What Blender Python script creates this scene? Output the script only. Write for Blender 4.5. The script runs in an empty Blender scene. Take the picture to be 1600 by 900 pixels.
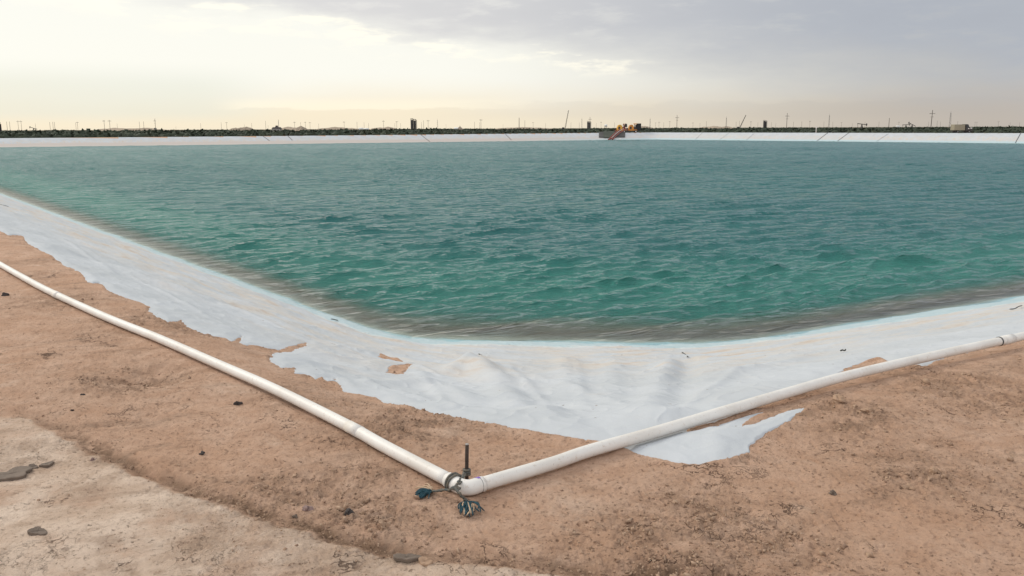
import bpy, math, random
import numpy as np
rng = np.random.default_rng(7); random.seed(7)
scene = bpy.context.scene
COL = scene.collection

# ------------------------------------------------------------------ camera, sky, sun, exposure
CAMZ = 1.6
cam = bpy.data.cameras.new("camera"); cam_o = bpy.data.objects.new("camera", cam); COL.objects.link(cam_o)
cam.sensor_width = 36; cam.lens = 30.6; cam.clip_start = .05; cam.clip_end = 30000
PITCH = math.radians(10.4); ROLL = math.radians(-.215)
def Rx(a): c, s = math.cos(a), math.sin(a); return np.array([[1,0,0],[0,c,-s],[0,s,c]])
def Rz(a): c, s = math.cos(a), math.sin(a); return np.array([[c,-s,0],[s,c,0],[0,0,1]])
RM = Rx(math.pi/2-PITCH) @ Rz(ROLL)
from mathutils import Matrix, Vector
m4 = Matrix([list(r) for r in RM]).to_4x4(); m4.translation = (0, 0, CAMZ)
cam_o.matrix_world = m4
scene.camera = cam_o
scene.render.resolution_x = 1024; scene.render.resolution_y = 576
scene.view_settings.view_transform = 'Standard'; scene.view_settings.look = 'None'
scene.view_settings.exposure = 0.0; scene.view_settings.gamma = 1.0
scene.view_settings.use_curve_mapping = False
scene.cycles.max_bounces = 6; scene.cycles.transparent_max_bounces = 8
scene.cycles.use_denoising = True
SUN_AZ = math.radians(-58); SUN_EL = math.radians(34)

class G:                                   # tiny node-graph helper
    def __init__(s, tree): s.t = tree; s.n = tree.nodes; s.l = tree.links
    def new(s, typ, **kw):
        nd = s.n.new(typ)
        for k, v in kw.items(): setattr(nd, k, v)
        return nd
    def put(s, sock, v):
        if isinstance(v, bpy.types.NodeSocket): s.l.new(v, sock)
        elif v is not None:
            if sock.type == 'RGBA' and len(v) == 3: v = (*v, 1)
            sock.default_value = v
    def m(s, op, a, b=None, c=None, clamp=False):
        nd = s.new('ShaderNodeMath', operation=op, use_clamp=clamp)
        s.put(nd.inputs[0], a)
        if b is not None: s.put(nd.inputs[1], b)
        if c is not None: s.put(nd.inputs[2], c)
        return nd.outputs[0]
    def vm(s, op, a, b=None, out=0):
        nd = s.new('ShaderNodeVectorMath', operation=op)
        s.put(nd.inputs[0], a)
        if b is not None: s.put(nd.inputs[1], b)
        return nd.outputs[out]
    def ss(s, v, a, b, lo=0., hi=1.):      # smoothstep map
        nd = s.new('ShaderNodeMapRange', interpolation_type='SMOOTHSTEP')
        for i, x in enumerate((v, a, b, lo, hi)): s.put(nd.inputs[i], x)
        return nd.outputs[0]
    def mix(s, f, a, b, mode='MIX'):
        nd = s.new('ShaderNodeMix', data_type='RGBA', blend_type=mode)
        s.put(nd.inputs['Factor'], f); s.put(nd.inputs[6], a); s.put(nd.inputs[7], b)
        return nd.outputs[2]
    def noise(s, vec, scale, detail=4, rough=.55, dist=0., dims='3D', out=0):
        nd = s.new('ShaderNodeTexNoise', noise_dimensions=dims)
        s.put(nd.inputs['Vector'], vec); s.put(nd.inputs['Scale'], scale); s.put(nd.inputs['Detail'], detail)
        s.put(nd.inputs['Roughness'], rough); s.put(nd.inputs['Distortion'], dist)
        return nd.outputs[out]
    def vor(s, vec, scale, feature='F1', out='Distance', rand=1.):
        nd = s.new('ShaderNodeTexVoronoi', feature=feature)
        s.put(nd.inputs['Vector'], vec); s.put(nd.inputs['Scale'], scale); s.put(nd.inputs['Randomness'], rand)
        return nd.outputs[out]
    def scale(s, vec, sc, loc=(0,0,0), rot=(0,0,0)):
        if any(rot):
            n0 = s.new('ShaderNodeMapping'); s.put(n0.inputs['Vector'], vec); n0.inputs['Rotation'].default_value = rot; vec = n0.outputs[0]
        nd = s.new('ShaderNodeMapping'); s.put(nd.inputs['Vector'], vec)
        nd.inputs['Scale'].default_value = sc; nd.inputs['Location'].default_value = loc
        return nd.outputs[0]
    def attr(s, name):
        return s.new('ShaderNodeAttribute', attribute_name=name).outputs['Fac']
    def pos(s): return s.new('ShaderNodeNewGeometry').outputs['Position']
    def obj(s): return s.new('ShaderNodeTexCoord').outputs['Object']

w = bpy.data.worlds.new("World"); scene.world = w; w.use_nodes = True
g = G(w.node_tree); g.n.clear()
d = g.new('ShaderNodeTexCoord').outputs['Generated']
sep = g.new('ShaderNodeSeparateXYZ'); g.put(sep.inputs[0], d)
X, Y, Z = sep.outputs
az = g.m('MULTIPLY', g.m('ARCTAN2', X, Y), 180/math.pi)
el = g.m('MULTIPLY', g.m('ARCSINE', Z), 180/math.pi)
comb = g.new('ShaderNodeCombineXYZ'); g.put(comb.inputs[0], g.m('MULTIPLY', az, .1)); g.put(comb.inputs[1], g.m('MULTIPLY', el, .42)); g.put(comb.inputs[2], 0.0)
ae = comb.outputs[0]
n1 = g.noise(ae, .9, 6, .55); n2 = g.noise(ae, 2.6, 5, .6); n3 = g.noise(g.scale(ae, (1,1,1), (7,3,1)), .45, 4, .5)
n1c = g.m('SUBTRACT', n1, .5); n2c = g.m('SUBTRACT', n2, .5); n3c = g.m('SUBTRACT', n3, .5)
# light lower deck: cream on the left, duller to the right
right = g.ss(az, -6., 30.)
cream_lo = g.mix(right, (.97,.86,.66), (.54,.485,.43))
cream_hi = g.mix(right, (1.0,.985,.90), (.55,.535,.51))
deck = g.mix(g.ss(g.m('ADD', el, g.m('MULTIPLY', n3c, 3.)), .3, 3.2), cream_lo, cream_hi)
patch = g.m('MULTIPLY', g.m('MULTIPLY', g.ss(az, -13., -20.), g.ss(el, 4.2, 2.4)), g.ss(el, .2, 1.1))
deck = g.mix(g.m('MULTIPLY', patch, .55), deck, (.80,.82,.72))
# grey upper mass with an uneven lower edge
eb = g.m('ADD', g.m('MULTIPLY_ADD', az, -.115, 4.9), g.m('ADD', g.m('MULTIPLY', n1c, 4.2), g.m('MULTIPLY', n2c, 1.3)))
diff = g.m('SUBTRACT', el, eb)
soft = g.ss(az, -12., 20., 1.6, 4.2)
upm = g.ss(g.m('DIVIDE', diff, soft), -.35, .8)
upm = g.m('MULTIPLY', upm, g.ss(az, -27., -17.))
grey = g.mix(g.ss(az, -12., 24.), (.76,.74,.73), (.46,.485,.535))
grey = g.mix(g.m('MULTIPLY_ADD', n2c, 1.4, .25, clamp=True), grey, g.mix(g.ss(az, -12., 26.), (.70,.69,.685), (.43,.45,.50)))
grey = g.mix(g.m('MULTIPLY_ADD', n3c, 1.6, .1, clamp=True), grey, g.mix(g.ss(az, -18., 24.), (.85,.84,.82), (.52,.53,.57)))
skyc = g.mix(g.m('MULTIPLY', upm, g.ss(n2, .28, .5, .72, 1.)), deck, grey)
# bright torn rims just under the mass
rim = g.m('MULTIPLY', g.m('MULTIPLY', g.ss(diff, -1.6, -.3), g.ss(diff, .5, -.1)), g.m('MULTIPLY', g.ss(n2, .46, .62), g.ss(az, 13., 5.)))
skyc = g.mix(g.m('MULTIPLY', rim, .7), skyc, (1.15,1.09,.92))
# low grey bank near the horizon on the right
lb = g.m('MULTIPLY', g.ss(g.m('ADD', el, g.m('MULTIPLY', n2c, 1.6)), 1.75, 1.4), g.ss(g.m('ADD', el, n1c), .2, .9))
lb = g.m('MULTIPLY', lb, g.m('MULTIPLY', g.ss(az, -9., 3.), g.ss(az, 34., 22.)))
skyc = g.mix(g.m('MULTIPLY', lb, .22), skyc, g.mix(right, (.70,.66,.60), (.42,.41,.41)))
puff = g.m('MULTIPLY', g.m('MULTIPLY', g.ss(g.m('ADD', el, g.m('MULTIPLY', n2c, .9)), 1.15, 1.3), g.ss(el, 2.1, 1.4)), g.m('MULTIPLY', g.ss(az, -19., -16.), g.ss(az, 4., -6.)))
skyc = g.mix(g.m('MULTIPLY', puff, .5), skyc, (1.12,1.03,.82))
# the sky overhead and behind: an even bright overcast, brighter round the veiled sun
sd = (math.sin(SUN_AZ)*math.cos(SUN_EL), math.cos(SUN_AZ)*math.cos(SUN_EL), math.sin(SUN_EL))
cosun = g.vm('DOT_PRODUCT', d, sd, out=1)
hi = g.mix(g.ss(cosun, .3, .99), (.42,.48,.53), (1.3,1.26,1.08))
hi = g.mix(g.m('MULTIPLY_ADD', n3c, 1.2, .2, clamp=True), hi, (.40,.45,.51))
skyc = g.mix(g.ss(el, 8.5, 17.), skyc, hi)
back = g.ss(Y, .3, -.3)
skyc = g.mix(g.m('MAXIMUM', back, g.ss(el, 48., 75.)), skyc, (1.12,1.13,1.15))
nis = g.new('ShaderNodeTexSky', sky_type='NISHITA', sun_disc=False, sun_elevation=SUN_EL, sun_rotation=SUN_AZ)
cl10 = g.mix(1.0, skyc, (10,10,10), 'MULTIPLY')
tot = g.mix(.94, nis.outputs[0], cl10)
bg = g.new('ShaderNodeBackground'); g.put(bg.inputs[0], tot); bg.inputs[1].default_value = .1
g.l.new(bg.outputs[0], g.new('ShaderNodeOutputWorld').inputs[0])
sl = bpy.data.lights.new("sun", 'SUN'); sl.energy = 1.5; sl.angle = math.radians(16); sl.color = (1,.94,.84)
so = bpy.data.objects.new("sun", sl); COL.objects.link(so); so.location = (-40, 40, 60)
so.rotation_euler = Vector(sd).to_track_quat('Z', 'Y').to_euler()

# ------------------------------------------------------------------ helpers
def tag(o, label=None, cat=None, group=None, kind=None):
    for k, v in (('label', label), ('category', cat), ('group', group), ('kind', kind)):
        if v: o[k] = v
    return o
def empty(name, loc, label=None, cat=None, group=None, rz=0):
    o = bpy.data.objects.new(name, None); COL.objects.link(o); o.location = loc; o.rotation_euler = (0,0,rz)
    o.empty_display_size = .2
    return tag(o, label, cat, group)
def link_mesh(name, me, mat, parent=None, smooth=True):
    o = bpy.data.objects.new(name, me); COL.objects.link(o)
    if mat: me.materials.append(mat)
    if smooth: me.polygons.foreach_set('use_smooth', np.ones(len(me.polygons), bool))
    if parent: o.parent = parent
    return o
def np_mesh(name, V, Q):
    me = bpy.data.meshes.new(name); k = Q.shape[1]
    me.vertices.add(len(V)); me.vertices.foreach_set('co', V.astype(np.float32).ravel())
    me.loops.add(Q.size); me.loops.foreach_set('vertex_index', Q.astype(np.int32).ravel())
    me.polygons.add(len(Q)); me.polygons.foreach_set('loop_start', (np.arange(len(Q))*k).astype(np.int32))
    me.update(calc_edges=True); me.validate()
    return me
def fattr(me, name, v):
    a = me.attributes.new(name, 'FLOAT', 'POINT'); a.data.foreach_set('value', np.asarray(v, np.float32).ravel())
class MB:
    def __init__(s): s.v = []; s.f = []
    def add(s, V, Fc):
        b = len(s.v); s.v += [tuple(map(float, p)) for p in V]; s.f += [tuple(i+b for i in f) for f in Fc]; return s
    def box(s, c, d, taper=(1,1), shear=0.):
        x, y, z = c; a, b, h = d[0]/2, d[1]/2, d[2]/2; tx, ty = taper
        V = [(x-a,y-b,z-h),(x+a,y-b,z-h),(x+a,y+b,z-h),(x-a,y+b,z-h),
             (x-a*tx+shear,y-b*ty,z+h),(x+a*tx+shear,y-b*ty,z+h),(x+a*tx+shear,y+b*ty,z+h),(x-a*tx+shear,y+b*ty,z+h)]
        return s.add(V, [(0,3,2,1),(4,5,6,7),(0,1,5,4),(1,2,6,5),(2,3,7,6),(3,0,4,7)])
    def tube(s, pts, r, n=10, cap=True):
        pts = [np.array(p, float) for p in pts]; m = len(pts)
        if not hasattr(r, '__len__'): r = [r]*m
        V = []; up = None
        for i in range(m):
            t = pts[min(i+1,m-1)]-pts[max(i-1,0)]; t = t/(np.linalg.norm(t)+1e-9)
            if up is None: up = np.array([0,0,1.]) if abs(t[2]) < .9 else np.array([1.,0,0])
            u = up-t*np.dot(up,t); u /= np.linalg.norm(u)+1e-9; up = u; q = np.cross(t,u)
            for k in range(n):
                a = 2*math.pi*k/n; V.append(pts[i]+r[i]*(math.cos(a)*u+math.sin(a)*q))
        Fc = [(i*n+k, i*n+(k+1)%n, (i+1)*n+(k+1)%n, (i+1)*n+k) for i in range(m-1) for k in range(n)]
        if cap: Fc += [tuple(range(n-1,-1,-1)), tuple((m-1)*n+k for k in range(n))]
        return s.add(V, Fc)
    def blob(s, c, r, seed=0, rough=.25, seg=8, ring=6, flat=0):
        rr = np.random.default_rng(seed); V = []; ph = rr.uniform(0,6.28,(4,3)); am = rr.normal(0,rough/2,4)
        dirs = [(0,0,1)]+[(math.sin(math.pi*i/ring)*math.cos(2*math.pi*k/seg), math.sin(math.pi*i/ring)*math.sin(2*math.pi*k/seg), math.cos(math.pi*i/ring)) for i in range(1,ring) for k in range(seg)]+[(0,0,-1)]
        for q in dirs:
            f = 1+sum(am[j]*math.sin(3*q[0]+ph[j,0])*math.cos(2.5*q[1]+ph[j,1]+q[2]*2+ph[j,2]) for j in range(4))*2+rr.normal(0,rough/4)
            V.append((c[0]+r[0]*f*q[0], c[1]+r[1]*f*q[1], c[2]+r[2]*f*q[2]))
        Fc = [(0,1+k,1+(k+1)%seg) for k in range(seg)]
        for i in range(ring-2):
            for k in range(seg):
                a = 1+i*seg; Fc.append((a+k, a+seg+k, a+seg+(k+1)%seg, a+(k+1)%seg))
        L = len(V)-1; a = 1+(ring-2)*seg
        Fc += [(L, a+(k+1)%seg, a+k) for k in range(seg)]
        return s.add(V, Fc)
    def build(s, name, mat, parent=None, smooth=False):
        me = bpy.data.meshes.new(name); me.from_pydata(s.v, [], s.f); me.update()
        return link_mesh(name, me, mat, parent, smooth)
# numpy gradient noise
_G = rng.uniform(0, 2*np.pi, 65536); _GC = np.cos(_G).astype(np.float32); _GS = np.sin(_G).astype(np.float32)
def perlin(x, y, sc, seed=0):
    x = x*sc+seed*17.3; y = y*sc-seed*9.1
    xi = np.floor(x).astype(np.int64); yi = np.floor(y).astype(np.int64); fx = x-xi; fy = y-yi
    def gr(i, j, dx, dy):
        h = (i*374761393+j*668265263+seed*1442695041); h = (h ^ (h>>13))*1274126177; h = (h ^ (h>>16)) & 65535
        return _GC[h]*dx+_GS[h]*dy
    u = fx*fx*fx*(fx*(fx*6-15)+10); v = fy*fy*fy*(fy*(fy*6-15)+10)
    a = gr(xi,yi,fx,fy); b = gr(xi+1,yi,fx-1,fy); c = gr(xi,yi+1,fx,fy-1); d2 = gr(xi+1,yi+1,fx-1,fy-1)
    return ((a*(1-u)+b*u)*(1-v)+(c*(1-u)+d2*u)*v)*1.4
def fbm(x, y, sc, oct=4, seed=0, gain=.5):
    s = 0; a = 1; 
    for o in range(oct): s = s+a*perlin(x, y, sc*2**o, seed+o); a *= gain
    return s
def sst(x, a, b): t = np.clip((x-a)/(b-a), 0, 1); return t*t*(3-2*t)

# ------------------------------------------------------------------ the lie of the land (metres)
WZ = -1.6; FC = .24
def smin(a, b, k): h = np.clip(.5+.5*(b-a)/k, 0, 1); return b*(1-h)+a*h-k*h*(1-h)
def planes(x, y):
    a = .792*x+.61*y-2.05; b = -.489*x+.872*y-3.6; c = .1*x+.995*y-4.45
    dd = .489*x-.872*y+194.7+4.6; e = -.794*x-.607*y+180+4.6
    return a, b, c, dd, e
def tval(x, y):
    a, b, c, dd, e = planes(x, y)
    t = smin(smin(a/4.45, b/5.8, .12), c/8.3, .12)
    f = smin(dd/4.6, e/4.6, .6)
    return np.minimum(t, f), np.minimum(np.minimum(a, b), np.minimum(dd, e)), f
def crest_z(x): return .02+.22*sst(x, -70, 40)
def Hbase(x, y):
    t, dm, f = tval(x, y)
    farness = sst(y, 25, 110); zc = crest_z(x)*farness
    tt = np.where(t > .06, t, np.where(t < -.06, 0, (t+.06)**2/.24))
    z = zc-(1.6+zc)*tt
    z = np.maximum(z, -4.2)
    out = -dm; r = np.hypot(x, y)
    z = z-(.7+zc)*sst(out, 5, 9)*sst(r, 25, 60)
    z = z+.35*perlin(x, y, 1/160., 31)*sst(out, 30, 200)
    return z
def pix_ray(px, py): return RM @ np.array([(px-800)/1360., (450-py)/1360., -1.])
def locate(px, py, z=0.):                 # point of the land seen at a place of the photograph, at height z
    d0 = pix_ray(px, py); k = (z-CAMZ)/d0[2]; return np.array([k*d0[0], k*d0[1], z])
def on_land(px, py, dz=0.):
    z = 0.
    for _ in range(25):
        p = locate(px, py, z+dz); z = .5*z+.5*float(Hbase(np.array(p[0]), np.array(p[1])))
    return locate(px, py, z+dz)
def at_depth(px, D):                      # x, y at viewing column px, D metres out
    return np.array([(px-800)/1360.*D/1.0168, D])

EDGE = [(0,362),(12,368),(36,369),(42,380),(55,388),(75,397),(92,408),(100,414),(115,420),(128,430),(137,441),(145,444),(157,443),(165,453),(185,460),(200,465),(222,472),(234,478),(230,486),(250,498),(262,505),(272,503),(283,500),(290,510),(320,522),(335,527),(352,531),(363,537),(371,528),(378,525),(375,538),(385,541),(400,540),(418,544),(440,545),(462,541),(479,537),(479,543),(455,548),(430,551),(421,560),(424,567),(440,575),(459,577),(461,584),(474,586),(487,589),(492,594),(503,591),(511,597),(519,596),(524,592),(537,609),(550,614),(570,618),(590,623),(600,629),(630,637),(662,644),(678,649),(719,655),(756,662),(766,664),(797,670),(850,680),(885,685),(922,692),(950,697),(980,702),(987,706),(1005,711),(1025,716),(1059,724),(1094,727),(1128,723),(1156,717),(1170,710),(1168,705),(1180,692),(1207,675),(1238,656),(1260,640),(1231,644),(1197,656),(1168,667),(1159,671),(1160,667),(1173,658),(1188,649),(1191,645),(1187,641),(1160,648),(1138,656),(1121,667),(1117,662),(1100,665),(1080,670),(1150,650),(1240,617),(1281,596),(1311,580),(1339,570),(1372,561),(1389,567),(1400,577),(1430,573),(1452,572),(1462,565),(1480,560),(1520,549),(1560,540),(1600,532)]
HOLES = [[(591,558),(595,552),(616,558),(633,566),(612,563)],[(602,583),(609,575),(622,572),(644,571),(631,585),(616,585)]]
Epts = [on_land(*p)[:2] for p in EDGE]
poly = [Epts[0]+np.array([-.61,.792])*330]+Epts+[Epts[-1]+np.array([.872,.489])*330, np.array([400.,900.]), np.array([-300.,900.])]
def sdist(x, y, P):
    P = np.array(P); n = len(P); best = np.full(x.shape, 1e9); ins = np.zeros(x.shape, bool)
    for i in range(n):
        a = P[i]; b = P[(i+1) % n]; ab = b-a; L = ab@ab+1e-12
        k = np.clip(((x-a[0])*ab[0]+(y-a[1])*ab[1])/L, 0, 1)
        best = np.minimum(best, (x-a[0]-k*ab[0])**2+(y-a[1]-k*ab[1])**2)
        if a[1] != b[1]:
            cr = ((a[1] > y) != (b[1] > y)) & (x < (b[0]-a[0])*(y-a[1])/(b[1]-a[1])+a[0]); ins ^= cr
    return np.where(ins, 1, -1)*np.sqrt(best)
def chunked(fn, x, y, P, n=200000):
    o = np.empty_like(x)
    for i in range(0, len(x), n): o[i:i+n] = fn(x[i:i+n], y[i:i+n], P)
    return o
def segd(x, y, a, b):
    ab = b-a; L = ab@ab; k = np.clip(((x-a[0])*ab[0]+(y-a[1])*ab[1])/L, 0, 1)
    return np.hypot(x-a[0]-k*ab[0], y-a[1]-k*ab[1]), k
def pathd(x, y, P):
    dd = np.full(x.shape, 1e9)
    for a, b in zip(P[:-1], P[1:]): dd = np.minimum(dd, segd(x, y, np.array(a), np.array(b))[0])
    return dd

# one grid shared by the land and the liner: fine near the pond corner, coarse far away
th = np.radians(np.concatenate([np.arange(-180,-38,3.), np.linspace(-38,-34,12,endpoint=False), np.linspace(-34,34,1080), np.linspace(34,38,12)[1:], np.arange(41,181,3.)]))
rr = [.25]
while rr[-1] < 9000:
    r = rr[-1]; fp = .62*(r*r+2.5)/1392.
    if r < 2.4: s_ = max(.02, r*.03)
    elif r < 30: s_ = min(fp, .4)
    elif r < 140: s_ = .55
    elif r < 272: s_ = 1.1
    elif r < 600: s_ = 12
    else: s_ = r*.06
    rr.append(r+s_)
rr = np.array(rr)
NR, NT = len(rr), len(th)
RR, TH = np.meshgrid(rr, th, indexing='ij')
gx = (RR*np.sin(TH)).ravel(); gy = (RR*np.cos(TH)).ravel(); gr_ = RR.ravel()
I = np.arange(NR*NT).reshape(NR, NT)
quads = np.stack([I[:-1,:-1], I[:-1,1:], I[1:,1:], I[1:,:-1]], -1).reshape(-1, 4)
t, dm, fdist = tval(gx, gy)
H = Hbase(gx, gy)
near = gr_ < 60
nx, ny = gx[near], gy[near]
sdp = np.full(gx.shape, -9.)
sdp[near] = chunked(sdist, nx, ny, poly)
for hole in HOLES:
    hp = [on_land(*p)[:2] for p in hole]; sdp[near] = np.minimum(sdp[near], -chunked(sdist, nx, ny, hp))
sdp[near] += .012*fbm(nx, ny, 9., 3, 5)
farm = ~near
sdp[farm] = chunked(sdist, gx[farm], gy[farm], poly)
farleft = sst(-( .489*gx-.872*gy+194.7+4.6)+(-.794*gx-.607*gy+180+4.6), 0, 6)   # 1 on the far left bank
far_in = (fdist-.05-.09*farleft)*4.6+.5*fbm(gx, gy, .2, 3, 8)*farleft
sdp = np.where(gr_ > 60, np.minimum(sdp, far_in), sdp)

macro = np.zeros_like(H); micro = np.zeros_like(H)
nn = gr_ < 45; x, y = gx[nn], gy[nn]
macro[nn] = (.022*perlin(x, y, .8, 1)+.013*perlin(x, y, 2.1, 2))
ROAD = [(-500,560),(-120,640),(50,655),(135,705),(240,752),(330,790),(420,817),(500,846),(600,868),(700,880),(880,892),(1100,915),(1500,960)]
road_p = [locate(*p)[:2] for p in ROAD]
road_poly = road_p+[np.array([3.,-6.]), np.array([-8.,-6.])]
rsd = np.full(H.shape, -9.); rsd[nn] = chunked(sdist, x, y, road_poly)+.03*fbm(x, y, 5., 3, 12)
rough_spots = [(560,800,.30),(470,770,.32),(200,590,.45),(600,680,.35),(1430,740,.35),(1330,650,.4),(1200,840,.3),(1050,850,.4),(1560,620,.5),(250,500,.6),(640,650,.5),(1490,600,.5),(90,470,.5),(590,740,.2),(1100,800,.3)]
rough = np.zeros_like(H); rg = fbm(x, y, 1.1, 4, 20); rm = sst(rg, .12, .55)*.5
for px, py, rad in rough_spots:
    c = locate(px, py); rm = np.maximum(rm, np.exp(-((x-c[0])**2+(y-c[1])**2)/rad**2)*np.clip(1.0+.8*fbm(x, y, 6, 2, 22), 0, 1.3))
rough[nn] = np.clip(rm, 0, 1)
fine = perlin(x, y, 6.5, 40)*.0055+perlin(x, y, 17, 41)*.0035+perlin(x, y, 41, 42)*.0028+perlin(x, y, 90, 43)*.0016-.006*sst(perlin(x, y, 30, 44), .25, .6)
clod = np.abs(perlin(x, y, 14, 50))+.6*np.abs(perlin(x, y, 31, 51))+.35*np.abs(perlin(x, y, 70, 52))
micro[nn] = fine*(1-.5*sst(rsd[nn], 0, .1))+rough[nn]*(clod*.020-.008)
# wheel rut along the road edge, a hollow by the pipe, ridges of pushed-up soil
rutm = np.exp(-((rsd[nn]+.050)/.04)**2); micro[nn] -= .020*rutm*sst(x, -3.2, -2.2)*(.6+.6*np.clip(fbm(x, y, 2, 2, 60)+.5, 0, 1))
micro[nn] += .008*np.exp(-((rsd[nn]+.16)/.05)**2)
for px, py, rad, dz in [(225,585,.28,-.07),(150,600,.3,.03),(520,765,.22,-.02),(1330,640,.16,.03),(1400,585,.12,.035),(1080,850,.3,.015),(330,600,.3,.02)]:
    c = locate(px, py); macro[nn] += dz*np.exp(-((x-c[0])**2+(y-c[1])**2)/rad**2)
# cracks opened in the crust, cut into the mesh where they are wide
CR = [[(1150,833),(1170,820),(1190,818),(1215,800),(1240,790)],[(1085,700+25),(1090,735),(1125,738),(1135,745)],[(1120,738),(1160,740),(1172,712)],[(1172,738),(1200,742)],[(940,805),(990,815),(1060,830),(1130,835)],[(1020,875),(1080,880),(1115,890)],[(90,848),(120,868)],[(150,866),(175,880),(200,888)]]
crk = np.zeros_like(H)
for c in CR:
    P_ = [locate(*p)[:2] for p in c]
    P2 = []
    for a, b in zip(P_[:-1], P_[1:]):
        for k in range(4): P2.append(a+(b-a)*k/4+rng.normal(0,.010,2))
    P2.append(P_[-1]); bb = np.array(P2)
    mk = (x > bb[:,0].min()-.1)&(x < bb[:,0].max()+.1)&(y > bb[:,1].min()-.1)&(y < bb[:,1].max()+.1)
    idx = np.where(nn)[0][mk]; dd = pathd(x[mk], y[mk], P2)
    crk[idx] = np.maximum(crk[idx], np.exp(-(dd/.06)**2))

PIPE_L = [(703,751),(600,697),(541,664),(427,607),(345,571),(250,529.5),(166.7,496),(76.7,455),(30,430),(0,413)]
PIPE_R = [(751,757),(860,725),(922,704),(1025,675),(1128,644),(1231,613.5),(1311,590.5),(1394,570.5),(1478,551.5),(1561,533.5),(1600,525)]
PR = .0315
def pipe_pts(px_list):
    out = []
    for p in px_list:
        q = locate(p[0], p[1], PR+.006); out.append(q)
    return out
pl = pipe_pts(PIPE_L); pr = pipe_pts(PIPE_R)
dL = pl[-1]-pl[-2]; dL /= np.linalg.norm(dL); dR = pr[-1]-pr[-2]; dR /= np.linalg.norm(dR)
pl += [pl[-1]+dL*k for k in (1.5, 4, 10, 25)]; pr += [pr[-1]+dR*k for k in (1.5, 4, 10, 25)]
# soil sits level under the pipe and is banked a little against it
dp = np.minimum(pathd(x, y, [q[:2] for q in pl]), pathd(x, y, [q[:2] for q in pr]))
under = np.exp(-(dp/.16)**2)
micro[nn] = micro[nn]*(1-.75*np.exp(-(dp/.05)**2))
macro[nn] = macro[nn]*(1-.9*under)
micro[nn] += .012*np.exp(-((dp-.07)/.03)**2)*np.clip(fbm(x, y, 1.6, 3, 70)+.15, 0, 1)*1.5
micro[nn] += .014*np.exp(-((sdp[nn]+.025)/.03)**2)*np.clip(.5+1.3*fbm(x, y, 3.2, 3, 71), 0, 1.4)
lin = sst(sdp, -.005, .05)
GZ = H+macro+micro*(1-lin)-.035*sst(sdp, 0, .06)
me = np_mesh('ground', np.stack([gx, gy, GZ], 1), quads)
# drop the sliver at the seam behind: close ring between last and first column
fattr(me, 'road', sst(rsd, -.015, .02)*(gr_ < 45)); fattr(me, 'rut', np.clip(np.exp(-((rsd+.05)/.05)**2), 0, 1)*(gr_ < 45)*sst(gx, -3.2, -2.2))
fattr(me, 'rough', rough); fattr(me, 'out', -dm); fattr(me, 'crk', crk)
GROUND_ME = me

# liner: the same land, a cloth's thickness higher, dipping under the soil at its torn edge
wr = np.zeros_like(H)
al = (-.61*x+.792*y); ac = .792*x+.61*y; bl = .872*x+.489*y; bc = -.489*x+.872*y
lf = sst(bc-ac, -3, 6)  # 1 towards the left bank
wr_l = .020*perlin(al*.45, ac*1.6, 1.5, 80)+.008*perlin(al, ac*1.7, 3.5, 81)
wr_r = .018*perlin(bl*.5, bc*1.5, 1.3, 82)+.006*perlin(bl, bc*1.6, 3.2, 83)
wn = wr_l*sst(ac-bc, 3, -1)+wr_r*sst(ac-bc, -1, 3)
folds = [((738,568),(775,600),.10,.15),((775,600),(815,635),.085,.14),((815,635),(860,660),.04,.16),((1047,565),(1036,600),.06,.13),((1036,600),(1012,655),.03,.13),((523,590),(545,603),.05,.05),((690,610),(740,630),.05,.10),((560,600),(680,600),.035,.12),((1100,600),(1250,560),.03,.12),((880,560),(890,620),.03,.12),((700,585),(745,560),.05,.1),((960,560),(950,640),.02,.1),((60,385),(120,400),.06,.15),((180,420),(330,470),.04,.2),((440,560),(520,575),.03,.07),
 ((565,598),(700,636),.018,.045),((795,575),(872,648),.018,.05),((903,566),(912,650),.010,.05),((1150,588),(1045,662),.018,.05),((655,592),(722,650),.016,.045),((470,552),(575,566),.016,.035),((840,590),(985,640),.012,.05),
 ((965,575),(1040,600),.012,.05),((1180,560),(1290,548),.018,.04),((200,430),(330,500),.02,.05),((330,470),(460,520),.02,.05),((100,375),(180,430),.02,.06),((620,560),(690,590),.018,.03),((700,640),(810,655),.016,.04),((1085,690),(1150,700),.02,.03),((1175,690),(1240,655),.02,.03)]
for a, b, h, wd in folds:
    A = on_land(*a)[:2]; B = on_land(*b)[:2]; dd, k = segd(x, y, A, B); wn += h*np.exp(-(dd/wd)**2)*(.55+.45*np.sin(math.pi*k))
dips = [((640,652),(720,645),-.02,.05),((770,600),(850,640),-.04,.16),((1075,560),(1060,640),-.03,.12)]
for a, b, h, wd in dips:
    A = on_land(*a)[:2]; B = on_land(*b)[:2]; dd, k = segd(x, y, A, B); wn += h*np.exp(-(dd/wd)**2)
rid = lambda v: (1-np.abs(v))**6
wn += .013*rid(perlin(x+.15*perlin(x,y,2.,86), y, 2.3, 84))*sst(fbm(x, y, .9, 2, 87), -.1, .5)+.007*rid(perlin(x, y+.1*perlin(x,y,3.,88), 5.2, 85))
edgef = np.exp(-np.maximum(sdp[nn], 0)/.22)
wn += edgef*.024*np.maximum(0, perlin(x*1.0, y*.6, 5.5, 89))*2
wn *= (.25+.75*sst(sdp[nn], .02, .25))*sst(t[nn], 1.25, .95)
wn = wn*(1-np.exp(-(dp/.09)**2)) 
wn -= .02*np.exp(-(dp/.05)**2)
wr[nn] = np.maximum(wn, -.022)
LZ = H+macro+.003+.013*sst(sdp, 0, .10)+wr+np.where(sdp < 0, np.maximum(1.6*sdp, -.09), 0)
use = (sdp > -.05) & (t < 2.2) & (t > -.3) | ((gr_ > 60) & (sdp > -1.2) & (t < 2.2))
fq = use[quads].all(1)
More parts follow.
